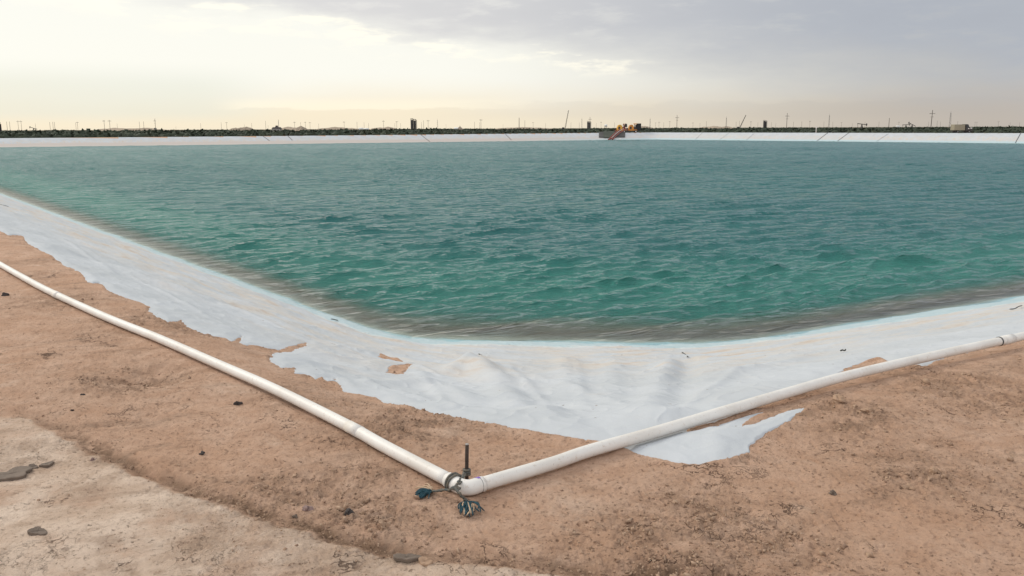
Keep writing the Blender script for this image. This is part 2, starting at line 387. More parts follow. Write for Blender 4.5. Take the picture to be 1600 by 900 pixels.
LQ = quads[fq]; ids = np.unique(LQ); mp = np.full(len(H), -1); mp[ids] = np.arange(len(ids))
LINER_ME = np_mesh('pond_liner', np.stack([gx, gy, np.where(gr_ > 60, H+.04, LZ)], 1)[ids], mp[LQ])
fattr(LINER_ME, 't', t[ids])
fattr(LINER_ME, 'silt', (t-1.02)[ids]); fattr(LINER_ME, 'wet', (t-(.905-.11*sst(gx, 2.5, 7.)+.04*(gr_ > 60)))[ids])
fattr(LINER_ME, 'far', (farleft*sst(gr_, 60, 80)*sst(gx, 45, -10))[ids])
u_ = np.where(bc-ac > 0, al, bl); fattr(LINER_ME, 'along', u_[ids] if False else np.interp(gx, [gx.min(), gx.max()], [0, 1])[ids])

# ------------------------------------------------------------------ materials
def mat(name):
    m_ = bpy.data.materials.new(name); m_.use_nodes = True; gg = G(m_.node_tree); gg.n.clear()
    b = gg.new('ShaderNodeBsdfPrincipled'); o = gg.new('ShaderNodeOutputMaterial'); gg.l.new(b.outputs[0], o.inputs[0])
    return m_, gg, b, o
def simple(name, col, rough=.7, var=.25, sc=6., metal=0., bump=0.):
    m_, gg, b, o = mat(name); n = gg.noise(gg.obj(), sc, 5, .6)
    f = gg.m('MULTIPLY_ADD', gg.m('SUBTRACT', n, .5), 1.8, .5, clamp=True)
    c0 = tuple(c*(1-var) for c in col); c1 = tuple(min(1, c*(1+var)) for c in col)
    gg.put(b.inputs['Base Color'], gg.mix(f, c0, c1)); b.inputs['Roughness'].default_value = rough; b.inputs['Metallic'].default_value = metal
    if bump:
        bp = gg.new('ShaderNodeBump'); bp.inputs['Strength'].default_value = bump; bp.inputs['Distance'].default_value = .004
        gg.put(bp.inputs['Height'], n); gg.l.new(bp.outputs[0], b.inputs['Normal'])
    return m_

M_soil, g, b, o = mat('dry_clay_soil')
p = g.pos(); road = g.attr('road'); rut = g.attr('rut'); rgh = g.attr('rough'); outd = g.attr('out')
ndr = g.noise(g.scale(p, (.3,1.4,1), (0,0,0), (0,0,math.radians(-20))), 2.2, 6, .7); na = g.noise(p, .9, 5, .6); nb = g.noise(p, 5.5, 6, .65); nc = g.noise(p, 38., 4, .7); nd_ = g.noise(g.scale(p, (1,1,1), (5,9,0)), 2.2, 5, .6, .6)
c = g.mix(g.ss(nb, .3, .72), (.49,.305,.208), (.61,.41,.298))
c = g.mix(g.m('MULTIPLY', g.ss(na, .42, .68), .5), c, (.49,.29,.185))
pale = g.mix(g.ss(nd_, .35, .7), (.57,.415,.31), (.76,.60,.48))
pale = g.mix(g.m('MULTIPLY', g.ss(nb, .50, .66), .55), pale, (.36,.245,.175))
pm = g.m('MULTIPLY', road, g.ss(g.noise(p, 1.6, 5, .7), .32, .52, .35, 1.))
pm = g.m('MAXIMUM', pm, g.m('MULTIPLY', g.ss(nd_, .58, .72), .32))
c = g.mix(pm, c, pale)
dk = g.m('ADD', g.m('MULTIPLY', rgh, .55), g.m('MULTIPLY', rut, .75))  # rut strip darkened: loose soil plus the ledge's shadow put into the colour
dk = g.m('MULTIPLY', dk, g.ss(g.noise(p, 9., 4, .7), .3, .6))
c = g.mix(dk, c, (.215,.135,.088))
c = g.mix(g.m('MULTIPLY', g.ss(ndr, .54, .70), .55), c, (.25,.165,.115))
c = g.mix(g.m('MULTIPLY', g.ss(g.noise(p, 30., 6, .85), .53, .66), .6), c, (.24,.145,.092))
# greyish damp blotches and small dark specks
c = g.mix(g.m('MULTIPLY', g.ss(g.noise(p, 3.1, 5, .7, .8), .58, .72), .5), c, (.22,.155,.11))
sp = g.m('MULTIPLY', g.ss(nc, .60, .70), g.ss(g.noise(p, 7., 3), .4, .6)); c = g.mix(g.m('MULTIPLY', sp, .75), c, (.15,.09,.058))
gl = g.ss(g.noise(g.scale(p, (1,1,1), (3,1,4)), 55., 3, .7), .66, .74); c = g.mix(g.m('MULTIPLY', gl, .5), c, (.60,.48,.37))
# drying cracks
wv = g.vm('ADD', p, g.vm('SCALE', g.vm('SUBTRACT', g.noise(p, 5., 4, .7, out=1), (.5,.5,.5)), None)); 
wv.node.inputs[1].links[0].from_node.inputs['Scale'].default_value = .35
ckz = g.attr('crk')
def crack(scale, width, lo, hi, ms, off):
    e = g.vor(g.scale(wv, (1,1,0), off), scale, 'DISTANCE_TO_EDGE')
    return g.m('MULTIPLY', g.ss(e, width, width*.15), g.ss(g.m('ADD', g.noise(g.scale(p, (1,1,1), off), ms, 3, .6), g.m('MULTIPLY', ckz, .15)), lo, hi))
k1 = crack(2.6, .012, .56, .64, 1.3, (0,0,0)); k2 = crack(7.5, .028, .60, .68, 1.9, (4,2,0)); k3 = crack(17., .055, .60, .70, 2.7, (8,5,0))
ck = g.m('MAXIMUM', g.m('MAXIMUM', k1, k2), g.m('MULTIPLY', k3, .6))
ck = g.m('MULTIPLY', ck, g.m('SUBTRACT', 1., g.m('MULTIPLY', g.ss(outd, 8., 14.), 1.)))
c = g.mix(g.m('MULTIPLY', ck, .8), c, (.085,.05,.034))
# land beyond the berm: grey-brown scrub soil
c = g.mix(g.m('MULTIPLY', g.ss(outd, 9., 20.), g.ss(g.vm('LENGTH', p, out=1), 60., 150.)), c, g.mix(g.ss(g.noise(p, .02, 4), .4, .6), (.10,.085,.055), (.20,.15,.10)))
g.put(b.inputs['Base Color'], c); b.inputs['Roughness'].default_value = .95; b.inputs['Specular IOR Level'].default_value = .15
hgt = g.m('ADD', g.m('MULTIPLY', g.noise(p, 26., 7, .85), 1.5), g.m('MULTIPLY', g.noise(p, 120., 4, .7), .35))
hgt = g.m('SUBTRACT', hgt, g.m('MULTIPLY', ck, 1.1))
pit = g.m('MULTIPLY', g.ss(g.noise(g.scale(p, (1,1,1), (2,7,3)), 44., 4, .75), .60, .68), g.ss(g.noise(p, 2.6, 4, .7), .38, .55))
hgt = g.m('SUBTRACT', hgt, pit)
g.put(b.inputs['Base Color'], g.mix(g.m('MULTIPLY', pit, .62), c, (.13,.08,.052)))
bp = g.new('ShaderNodeBump'); bp.inputs['Strength'].default_value = .9; bp.inputs['Distance'].default_value = .012
g.put(bp.inputs['Height'], hgt); g.l.new(bp.outputs[0], b.inputs['Normal'])

M_liner, g, b, o = mat('white_geotextile')
p = g.pos(); tt = g.attr('t'); silt = g.attr('silt'); far = g.attr('far')
base = g.mix(g.ss(g.noise(p, .8, 4), .35, .65), (.515,.535,.56), (.47,.49,.51))
# silt staining drawn out along the shore
pr_ = g.scale(p, (1.0,.28,1), (0,0,0), (0,0,math.radians(-128)))
st = g.noise(g.scale(p, (.35,1.6,1), (0,0,0), (0,0,math.radians(52))), 1.6, 6, .65)
st2 = g.noise(g.scale(p, (.5,1.6,1), (3,4,0), (0,0,math.radians(-29))), 1.7, 6, .65)
lft = g.ss(g.m('ADD', g.new('ShaderNodeSeparateXYZ').outputs[0], 0.), -1., 2.)
sx = [n_ for n_ in g.n if n_.bl_idname == 'ShaderNodeSeparateXYZ'][-1]; g.l.new(p, sx.inputs[0])
stm = g.m('ADD', g.m('MULTIPLY', st, g.m('SUBTRACT', 1., lft)), g.m('MULTIPLY', st2, lft))
zone = g.m('MULTIPLY', g.ss(tt, .15, .55), g.ss(g.attr('wet'), .02, -.03))
base = g.mix(g.m('MULTIPLY', g.m('MULTIPLY', g.ss(stm, .40, .62), zone), .85), base, (.56,.51,.455))
base = g.mix(g.m('MULTIPLY', g.m('MULTIPLY', g.ss(stm, .56, .68), zone), .85), base, (.50,.41,.34))
base = g.mix(g.m('MULTIPLY', g.ss(g.noise(p, 3.5, 6, .7), .55, .8), .35), base, (.50,.47,.43))
base = g.mix(g.m('MULTIPLY', g.ss(g.noise(p, 60., 3, .7), .62, .72), .22), base, (.40,.36,.32))
spk = g.m('MULTIPLY', g.ss(g.noise(p, 16., 2), .74, .78), .8); base = g.mix(spk, base, (.2,.15,.11))
# washed pale tide line, wet cloth, then silt under water
wob = g.m('MULTIPLY', g.m('SUBTRACT', g.noise(p, 3.2, 7, .75), .5), .15)
tw = g.m('ADD', g.m('ADD', g.attr('wet'), .955), wob)
tl = g.m('MULTIPLY', g.ss(tw, .925, .945), g.ss(tw, .985, .955)); base = g.mix(g.m('MULTIPLY', tl, .5), base, (.74,.73,.68))
base = g.mix(g.ss(tw, .925, .97), base, g.mix(g.ss(g.noise(p, 5., 6, .7), .35, .65), (.41,.52,.55), (.46,.55,.575)))
drift = g.m('MULTIPLY', g.m('MULTIPLY', g.ss(tw, .94, .955), g.ss(tw, .975, .965)), g.ss(g.noise(g.scale(p, (1,1,1)), 7., 4, .7), .60, .66))
base = g.mix(g.m('MULTIPLY', drift, .8), base, (.12,.10,.07))
sw = g.m('ADD', silt, g.m('MULTIPLY', g.m('SUBTRACT', g.noise(p, 3.4, 7, .78), .5), .16))
base = g.mix(g.ss(sw, -.005, .085), base, g.mix(g.ss(g.noise(p, 3.), .35, .65), (.38,.31,.23), (.50,.42,.32)))
base = g.mix(g.m('MULTIPLY', far, g.ss(g.m('ADD', tt, g.m('MULTIPLY', g.m('SUBTRACT', g.noise(p, .12, 4), .5), .25)), .58, .66)), base, (.53,.47,.43))
g.put(b.inputs['Base Color'], base); g.put(b.inputs['Roughness'], g.ss(tw, .93, .99, .85, .5)); b.inputs['Specular IOR Level'].default_value = .25
bp = g.new('ShaderNodeBump'); bp.inputs['Strength'].default_value = .5; bp.inputs['Distance'].default_value = .01
g.put(bp.inputs['Height'], g.m('ADD', g.noise(p, 14., 5, .6), g.m('MULTIPLY', g.noise(p, 150., 2), .25))); g.l.new(bp.outputs[0], b.inputs['Normal'])

M_water, g, b, o = mat('turbid_pond_water')
g.n.remove(b)
p = g.pos(); dep = g.attr('depth')
gust = g.noise(g.scale(p, (.5,1,1), (0,0,0), (0,0,math.radians(-29))), .06, 4, .6)
body = g.mix(g.ss(dep, .10, .42), (.34,.295,.21), (.037,.175,.143))
body = g.mix(g.ss(dep, .9, 2.4), body, (.022,.122,.118))
body = g.mix(g.m('MULTIPLY', g.ss(gust, .4, .65), .35), body, (.032,.150,.132))
dif = g.new('ShaderNodeBsdfDiffuse'); g.put(dif.inputs[0], body)
trn = g.new('ShaderNodeBsdfTransparent'); g.put(trn.inputs[0], (.82,.96,.98))
fac = g.m('SUBTRACT', 1., g.m('POWER', 2.718, g.m('MULTIPLY', g.m('POWER', g.m('MULTIPLY', g.m('MAXIMUM', dep, 0.), 3.0), 1.6), -1.)))
mx = g.new('ShaderNodeMixShader'); g.put(mx.inputs[0], fac); g.l.new(trn.outputs[0], mx.inputs[1]); g.l.new(dif.outputs[0], mx.inputs[2])
gls = g.new('ShaderNodeBsdfGlossy'); g.put(gls.inputs['Color'], (.95,.97,1.)); 
dist = g.vm('LENGTH', p, out=1)
g.put(gls.inputs['Roughness'], g.ss(dist, 20., 160., .05, .22))
wp = g.scale(p, (.36,1,1), (0,0,0), (0,0,math.radians(-29)))
rip = g.m('ADD', g.m('MULTIPLY', g.noise(wp, 7., 6, .68, .4), 1.1), g.m('MULTIPLY', g.noise(wp, 1.3, 4, .6), 1.6))
def ridge(sc, off): 
    n_ = g.noise(g.scale(p, (.30,1,1), off, (0,0,math.radians(-29))), sc, 3, .5, .5); return g.m('POWER', g.m('SUBTRACT', 1., g.m('ABSOLUTE', g.m('MULTIPLY_ADD', n_, 4., -2.)), clamp=True), 2.)
rip = g.m('ADD', rip, g.m('ADD', g.m('MULTIPLY', ridge(1.5, (0,0,0)), .9), g.m('MULTIPLY', ridge(3.6, (3,5,0)), .45)))
bp = g.new('ShaderNodeBump'); bp.inputs['Distance'].default_value = .06; g.put(bp.inputs['Strength'], g.m('MULTIPLY', g.ss(dep, -.02, .4, .3, 1.), 1.)); g.put(bp.inputs['Height'], rip)
g.l.new(bp.outputs[0], gls.inputs['Normal']); g.l.new(bp.outputs[0], dif.inputs['Normal'])
inc = g.new('ShaderNodeNewGeometry').outputs['Incoming']
cosv = g.m('ABSOLUTE', g.vm('DOT_PRODUCT', bp.outputs[0], inc, out=1))
schl = g.m('MULTIPLY_ADD', g.m('POWER', g.m('SUBTRACT', 1., cosv, clamp=True), 5.), .98, .02)
ff = g.m('MINIMUM', g.m('MULTIPLY', schl, .74), .58)
m2 = g.new('ShaderNodeMixShader'); g.put(m2.inputs[0], ff); g.l.new(mx.outputs[0], m2.inputs[1]); g.l.new(gls.outputs[0], m2.inputs[2])
g.l.new(m2.outputs[0], o.inputs[0])

M_pipe, g, b, o = mat('dusty_white_pvc')
p = g.pos(); nz = g.new('ShaderNodeSeparateXYZ'); g.l.new(p, nz.inputs[0])
cc = g.mix(g.ss(g.noise(p, 3.5, 5, .6), .35, .7), (.74,.71,.67), (.66,.62,.57))
cc = g.mix(g.m('MULTIPLY', g.ss(g.noise(p, 45., 4, .7), .56, .70), .4), cc, (.45,.33,.24))
cc = g.mix(g.m('MULTIPLY', g.ss(g.noise(p, 95., 3, .6), .68, .74), .7), cc, (.16,.13,.11))
splash = g.m('MULTIPLY', g.ss(g.m('ADD', nz.outputs[2], g.m('MULTIPLY', g.noise(p, 9., 4), .02)), .036, .012), .55)
cc = g.mix(splash, cc, (.46,.32,.22))
g.put(b.inputs['Base Color'], cc); b.inputs['Roughness'].default_value = .5; b.inputs['Specular IOR Level'].default_value = .35
M_primer = simple('purple_primer', (.20,.10,.42), .6, .3, 60)
M_band = simple('rubber_band', (.06,.06,.06), .6)
M_rebar = simple('rusty_steel', (.055,.038,.030), .75, .4, 90, .3, .6)
M_cut = simple('cut_steel', (.35,.33,.31), .5)
M_rope, g, b, o = mat('weathered_rope')
p = g.pos(); nn_ = g.noise(p, 60., 4, .7)
cc = g.mix(g.ss(nn_, .35, .6), (.035,.06,.075), (.14,.12,.09)); wvv = g.new('ShaderNodeTexWave', wave_type='BANDS', bands_direction='DIAGONAL'); g.put(wvv.inputs['Vector'], p); wvv.inputs['Scale'].default_value = 60
cc = g.mix(g.m('MULTIPLY', wvv.outputs['Fac'], .5), cc, (.20,.17,.13)); g.put(b.inputs['Base Color'], cc); b.inputs['Roughness'].default_value = .9
M_tuft = simple('blue_green_fibre', (.010,.048,.065), .85, .6, 80)
M_tuftpale = simple('bleached_fibre', (.46,.33,.22), .9, .3, 80)
M_dark = simple('dark_metal', (.035,.033,.032), .6, .3)
M_black = simple('black_rubber', (.015,.015,.015), .8, .2)
M_yellow = simple('yellow_paint', (.62,.33,.035), .5, .15, 1.5)
M_orange = simple('orange_paint', (.55,.22,.03), .5, .15, 1.5)
M_red = simple('red_paint', (.17,.025,.02), .5, .2)
M_hose = simple('red_hose', (.26,.06,.045), .6, .3, 1.)
M_hosepale = simple('pale_hose', (.50,.36,.33), .6, .2, 1.)
M_mat = simple('dark_plastic_mat', (.075,.070,.066), .8, .35, .5)
M_matg = simple('olive_tarpaulin', (.055,.062,.045), .8, .35, .6)
M_wood = simple('weathered_wood', (.10,.085,.075), .9, .2)
M_steel = simple('galvanised_steel', (.16,.16,.16), .6, .2, metal=.2)
M_tan = simple('tan_box_paint', (.27,.245,.18), .7, .12, .7)
M_white = simple('white_paint', (.72,.72,.70), .6, .08)
M_glass = simple('dark_glass', (.03,.035,.04), .15, .1)
M_tank = simple('dark_tank_steel', (.05,.047,.045), .7, .25, .4)
M_roof = simple('dark_roof', (.05,.04,.038), .8, .2)
M_wall = simple('pale_block_wall', (.33,.31,.29), .8, .12)
M_sand = simple('caliche_mound', (.34,.27,.20), .95, .25, .04)
M_leaf = simple('scrub_leaf', (.032,.044,.025), .85, .4, .12)
M_stone = simple('dark_stone', (.05,.04,.036), .85, .4, 30, 0, .8)
M_flake = simple('grey_mud_flake', (.15,.112,.086), .9, .3, 25, 0, .8)
M_clod = simple('dry_clod', (.36,.235,.155), .95, .25, 12, 0, .8)
M_pinkst = simple('pinkish_stone', (.25,.17,.15), .9, .25, 30, 0, .6)
M_twig = simple('wet_debris', (.035,.035,.028), .8, .4)
M_seam = simple('seam_strap', (.11,.10,.10), .8, .2)

# ------------------------------------------------------------------ setting objects
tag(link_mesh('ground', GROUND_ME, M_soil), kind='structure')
liner = tag(link_mesh('pond_liner', LINER_ME, M_liner), 'white fabric pond liner with torn folded edge lining the banks', 'pond liner')

# water: swell from many small trains of waves running towards the near corner
rw = [10.5]
while rw[-1] < 262:
    r = rw[-1]; fp = .5*(r*r+10)/2784.; rw.append(r+min(fp, .3 if r < 90 else (.55 if r < 150 else 1.1)))
rw = np.array(rw); tw_ = np.radians(np.linspace(-37, 37, 1000)); RW, TW = np.meshgrid(rw, tw_, indexing='ij')
wx = (RW*np.sin(TW)).ravel(); wy = (RW*np.cos(TW)).ravel(); wrd = RW.ravel()
wt, _, _ = tval(wx, wy); wd_ = -1.6-Hbase(wx, wy)
damp = sst(wd_, -.02, .8)*.88+.12
gustm = 1+.22*fbm(wx*.6, wy, .09, 3, 90)
dX = np.zeros_like(wx); dY = np.zeros_like(wx); dZ = np.zeros_like(wx)
main = math.atan2(-.87, .49); wr_ = np.random.default_rng(11)
spacing = np.maximum(wrd*np.radians(74)/1000, np.minimum(.5*(wrd**2+10)/2784., .3))
for i in range(130):
    lam = .20*(1.7/.20)**(wr_.random()**.8); a = main+wr_.normal(0, .34 if lam < .7 else .17)
    k = 2*math.pi/lam; amp = .0092*lam**.9*wr_.uniform(.5, 1.3)
    ph = k*(math.cos(a)*wx+math.sin(a)*wy)+wr_.uniform(0, 6.28)
    mod = 1+.5*np.sin((math.sin(a)*wx-math.cos(a)*wy)*k/wr_.uniform(2.2,4)+wr_.uniform(0,6.28))
    aa = amp*mod*np.clip((lam/spacing-2)/2, 0, 1)
    s_, c_ = np.sin(ph), np.cos(ph); dZ += aa*c_; dX -= aa*math.cos(a)*s_*1.25; dY -= aa*math.sin(a)*s_*1.25
f_ = damp*gustm*.62
WV = np.stack([wx+dX*f_, wy+dY*f_, WZ+dZ*f_], 1)
I2 = np.arange(len(rw)*1000).reshape(len(rw), 1000)
wq = np.stack([I2[:-1,:-1], I2[:-1,1:], I2[1:,1:], I2[1:,:-1]], -1).reshape(-1, 4)
wq = wq[(wt[wq] > .90).all(1)]; ids = np.unique(wq); mp = np.full(len(wx), -1); mp[ids] = np.arange(len(ids))
me = np_mesh('water', WV[ids], mp[wq]); fattr(me, 'depth', wd_[ids])
tag(link_mesh('water', me, M_water), kind='structure')

# seams in the far liner
def far_bank(px, side, tt_):              # point on a far bank at viewing column px, 0 = crest, 1 = waterline
    k = (px-800)/1360./1.0168; off = 4.6*(1-tt_)
    D = (194.7+off)/(.872-.489*k) if side == 'L' else (180+off)/(.607+.794*k)
    zc = float(crest_z(np.array(k*D))); z = zc-(1.6+zc)*tt_
    return np.array([k*D, D, z+.07])
for a, b_, side, lo, hi_ in [(411,421,'L',0,.62),(450,457,'L',0,.6),(658,672,'L',0,1),(790,800,'L',0,.9),(1099,1088,'R',0,1),(1140,1126,'R',.1,1),(1295,1279,'R',0,1),(1328,1311,'R',0,1),(1180,1168,'R',.1,1),(1390,1372,'R',.1,1),(1597,1590,'R',0,1)]:
    q = [far_bank(a+(b_-a)*k, side, lo+(hi_-lo)*k) for k in np.linspace(0, 1, 6)]
    strong = a in (411,450,658,790,1295,1328,1597)
    MB().tube(q, .06 if strong else .02, 6).build('seam', M_seam, liner)

# shrubland beyond the berms
leaf_v = []; leaf_q = []
def shrubs():
    N = 11000; az_ = rng.uniform(-.66, .66, N*4); D = np.where(rng.random(N*4) < .62, rng.uniform(175, 420, N*4), 420*np.exp(rng.uniform(0, 1.35, N*4)))
    x_ = D*np.tan(az_); y_ = D; _, dm_, _ = tval(x_, y_); ok = (-dm_ > 10.5) & (fbm(x_, y_, 1/70., 2, 99) > -.45)
    ok &= ~((np.abs(x_-at_depth(1504,190)[0]) < 4) & (D < 200))
    x_ = x_[ok][:N]; y_ = y_[ok][:N]; z_ = Hbase(x_, y_); n = len(x_); out_ = -tval(x_, y_)[1]
    hh = rng.uniform(1.15, 2.45, n)*np.where(out_ < 60, .85, 1.0)*(1+.25*perlin(x_, y_, 1/60., 98)); ww = hh*rng.uniform(.7, 1.3, n)
    K = 26
    u = rng.normal(0, 1, (n, K, 3)); u /= np.linalg.norm(u, axis=2, keepdims=True); u[..., 2] = np.abs(u[..., 2]); rad = rng.uniform(.55, 1.05, (n, K, 1))
    c = u*rad*np.stack([ww, ww, hh], 1)[:, None, :]*np.array([.75,.75,.88]); c += np.stack([x_, y_, z_], 1)[:, None, :]
    s = (.26*hh)[:, None, None]*rng.uniform(.6, 1.3, (n, K, 1))
    e1 = rng.normal(0, 1, (n, K, 3)); e1 /= np.linalg.norm(e1, axis=2, keepdims=True); e2 = np.cross(e1, u+rng.normal(0,.4,(n,K,3))); e2 /= np.linalg.norm(e2, axis=2, keepdims=True)+1e-9
    V = np.stack([c-e1*s, c-e2*s*.7, c+e1*s, c+e2*s*.7], 2).reshape(-1, 3)
    Q = np.arange(len(V)).reshape(-1, 4)
    # inner mass of each bush
    S = 6; ang = np.arange(S)*2*np.pi/S
    ringx = np.cos(ang); ringy = np.sin(ang)
    V2 = []; 
    for zz, rr2 in ((0.,.8),(.55,.72),(.8,.3)):
        jit = rng.uniform(.8, 1.15, (n, S))
        V2.append(np.stack([x_[:,None]+ringx*ww[:,None]*rr2*jit*.8, y_[:,None]+ringy*ww[:,None]*rr2*jit*.8, np.broadcast_to((z_+hh*zz-.1)[:,None], (n,S))], 2))
    V2 = np.stack(V2, 1).reshape(-1, 3); b0 = len(V)+np.arange(n)[:, None]*18
    Q2 = [np.stack([b0[:,0]+r_*S+k, b0[:,0]+r_*S+(k+1)%S, b0[:,0]+(r_+1)*S+(k+1)%S, b0[:,0]+(r_+1)*S+k], 1) for r_ in range(2) for k in range(S)]
    return np.vstack([V, V2]), np.vstack([Q]+Q2)
V, Q = shrubs()
me = np_mesh('shrubland', V, Q)
tag(link_mesh('shrubland', me, M_leaf, smooth=False), 'dark green belt of low desert scrub beyond the far bank', 'shrubs', kind='stuff')

# pale spoil mounds on the skyline
for i, (px, wpx, hpx, D) in enumerate([(205,160,2.2,900),(372,28,2.2,620),(384,30,3.6,700),(470,28,3.6,640),(455,80,1.6,900),(530,110,1.4,1000),(600,60,2.2,800),(720,10,2.4,500),(1000,60,1.8,900),(1120,70,1.4,900),(820,120,1.2,1000)]):
    cx, cy = at_depth(px, D); W_ = wpx/1360*D; top = 1.6+.7*D/1360+hpx/1360*D*.8
    V = []; n1_, n2_ = 40, 8
    for a in range(n1_+1):
        for b_ in range(n2_+1):
            u = a/n1_*2-1; v = b_/n2_*2-1; e_ = max(0, 1-u*u)**.8*max(0, 1-v*v)
            f = 1+.28*float(perlin(np.array(u*3.+i*7), np.array(v*1.5+i), 1., 3))+.15*float(perlin(np.array(u*9.+i), np.array(v*2.), 1., 4))
            V.append((cx+u*W_/2, cy+v*18, -1.2+(top+1.2)*e_*f))
    Fc = [(a*(n2_+1)+b_, (a+1)*(n2_+1)+b_, (a+1)*(n2_+1)+b_+1, a*(n2_+1)+b_+1) for a in range(n1_) for b_ in range(n2_)]
    tag(MB().add(V, Fc).build('sand_hill', M_sand, smooth=True), kind='structure')

# ------------------------------------------------------------------ the pipe, stake and rope
def dense(P, n=6):
    P = [np.array(q, float) for q in P]; out = []
    for i in range(len(P)-1):
        p0 = P[max(i-1,0)]; p1 = P[i]; p2 = P[i+1]; p3 = P[min(i+2,len(P)-1)]
        for k in range(n):
            t_ = k/n; out.append(.5*((2*p1)+(-p0+p2)*t_+(2*p0-5*p1+4*p2-p3)*t_*t_+(-p0+3*p1-3*p2+p3)*t_**3))
    out.append(P[-1]); return out
pipe = empty('white_pipe', (0,0,0), 'long dusty white plastic pipe bent at an elbow around the pond corner', 'pipe')
PL = dense(pl, 6); PR_ = dense(pr, 6)
MB().tube(PL, PR, 28).build('pipe_run', M_pipe, pipe, True); MB().tube(PR_, PR, 28).build('pipe_run', M_pipe, pipe, True)
E0, E1 = PL[0], PR_[0]
v0 = (PL[0]-PL[4]); v0 /= np.linalg.norm(v0); v1 = (PR_[0]-PR_[4]); v1 /= np.linalg.norm(v1)
cor = locate(727, 767.5, PR+.006)
a0 = E0-v0*.012; a1 = E1-v1*.012
arc = [a0, a0+v0*.012]+[ (1-s)**2*(E0+v0*.02)+2*s*(1-s)*cor+s*s*(E1+v1*.02) for s in np.linspace(0,1,10)]+[a1+v1*.012, a1]
elb = MB().tube(arc, [PR+.0035]*2+[PR+.004]*10+[PR+.0035]*2, 28).build('elbow', M_pipe, pipe, True)
st_b = MB()
sp0 = PR_[0]-v1*.030+np.array([0,0,0]); up = np.array([0,0,1.]); q_ = np.cross(v1, up)
for k, (a_, ln, wd2) in enumerate([(.35,.022,.012),(-.05,.014,.007),(.75,.016,.009)]):
    pts = []
    for s_ in np.linspace(-1,1,7):
        an = a_+s_*wd2/PR; base_ = PR_[0]+v1*.004-v1*0; pts.append((an, s_))
    V = []; 
    for an, s_ in pts:
        rad = PR+.0046; dirv = -q_*math.sin(-an)+up*math.cos(an)
        e_ = ln*math.sqrt(max(0, 1-s_*s_))*(1+.3*math.sin(9*s_+k))
        for sg in (-.2, 1): V.append(PR_[0]+v1*(.010-0)*1-v1*(-0)+v1*(-.004)+v1*e_*sg+dirv*rad)
    st_b.add(V, [(2*i,2*i+2,2*i+3,2*i+1) for i in range(6)])
st_b.build('primer_stain', M_primer, elb, True)
MB().tube([PR_[0]+v1*.006, PR_[0]+v1*.0072], PR+.0046, 28).build('joint_ring', M_band, elb, True)
def ring(P, px_i, name, extra, ln, m_):
    i = px_i; c = P[i]; v = P[i+1]-P[i]; v /= np.linalg.norm(v)
    return MB().tube([c-v*ln/2, c+v*ln/2], PR+extra, 28).build(name, m_, pipe, True)
ring(PL, 11, 'coupling', .0012, .13, M_pipe); ring(PL, 41, 'coupling', .002, .14, M_pipe)
iR = 54
ring(PR_, iR, 'band_clamp', .004, .010, M_band); ring(PR_, iR+3, 'coupling', .004, .12, M_pipe)

sb = locate(729.5, 750, .0); stake = empty('steel_stake', sb, 'short rusty steel rod standing in the soil behind the pipe elbow', 'stake')
lean = np.array([.004, .0, 0])
sh = MB().tube([(0,0,-.1),(0,0,.02),(.001,0,.1),(.003,.0,.172)], .0085, 14).build('rod', M_rebar, stake, True)
MB().tube([(.003,0,.1722),(.003,0,.176)], .0080, 14).build('cut_end', M_cut, stake, True)

rope = empty('frayed_rope', cor*np.array([1,1,0]), 'weathered blue green rope tied round the pipe elbow and stake, ends frayed', 'rope')
ro = np.array(rope.location)
def R_(pts): return [np.array(p)-ro for p in pts]
def wob(P, a=.0015, n=6):
    Q_ = dense(P, n); return [q+rng.normal(0, a, 3) for q in Q_]
rb = MB()
st_top = sb+np.array([0,0,.040])
for k in range(3):                          # turns round the stake
    rad = .0135; cz = .026+.011*k
    rb.tube(R_([sb+np.array([rad*math.cos(a_), rad*math.sin(a_), cz+.004*a_/6.28]) for a_ in np.linspace(0, 6.4, 16)]), .0058, 8)
elT = locate(714, 757, 2*PR+.012)
rb.tube(R_(wob([st_top+np.array([-.012,-.008,0]), (st_top+elT)/2+np.array([0,0,.008]), elT])), .0055, 8)
rb.tube(R_(wob([st_top+np.array([-.004,-.012,-.004]), (st_top+elT)/2+np.array([.008,0,.002]), elT+np.array([.01,0,0])])), .005, 8)
ax = v0; side = np.cross(ax, up); cen = PL[0]+v0*.030
for k, (off, ti) in enumerate([(-.006,.0),(.008,.25)]):   # turns round the pipe
    pts = []
    for a_ in np.linspace(-.5, 2*math.pi-.5, 26):
        pp = cen+ax*(off+ti*.03*math.sin(a_))+(side*math.cos(a_)+up*math.sin(a_))*(PR+.0095); pp[2] = max(pp[2], .004); pts.append(pp)
    rb.tube(R_(pts+[pts[0]]), .0056, 8)
kn = locate(711, 762, PR+.035); rb.blob(kn-ro, (.013,.011,.010), 3, .5); rb.blob(kn-ro+np.array([.010,-.006,-.004]), (.010,.010,.009), 5, .5)
t1 = locate(674, 767, .014); t2 = locate(729.5, 783, .012)
rb.tube(R_(wob([kn, locate(702,765,.045), locate(688,766.5,.030), t1])), .0056, 8)
rb.tube(R_(wob([kn, locate(718,771,.055), locate(724,778,.026), t2])), .0062, 8)
rb.blob(locate(690,766,.028)-ro, (.009,.008,.008), 8, .4); rb.blob(locate(726,781,.018)-ro, (.010,.009,.008), 9, .4)
rb.build('rope_strand', M_rope, rope, True)
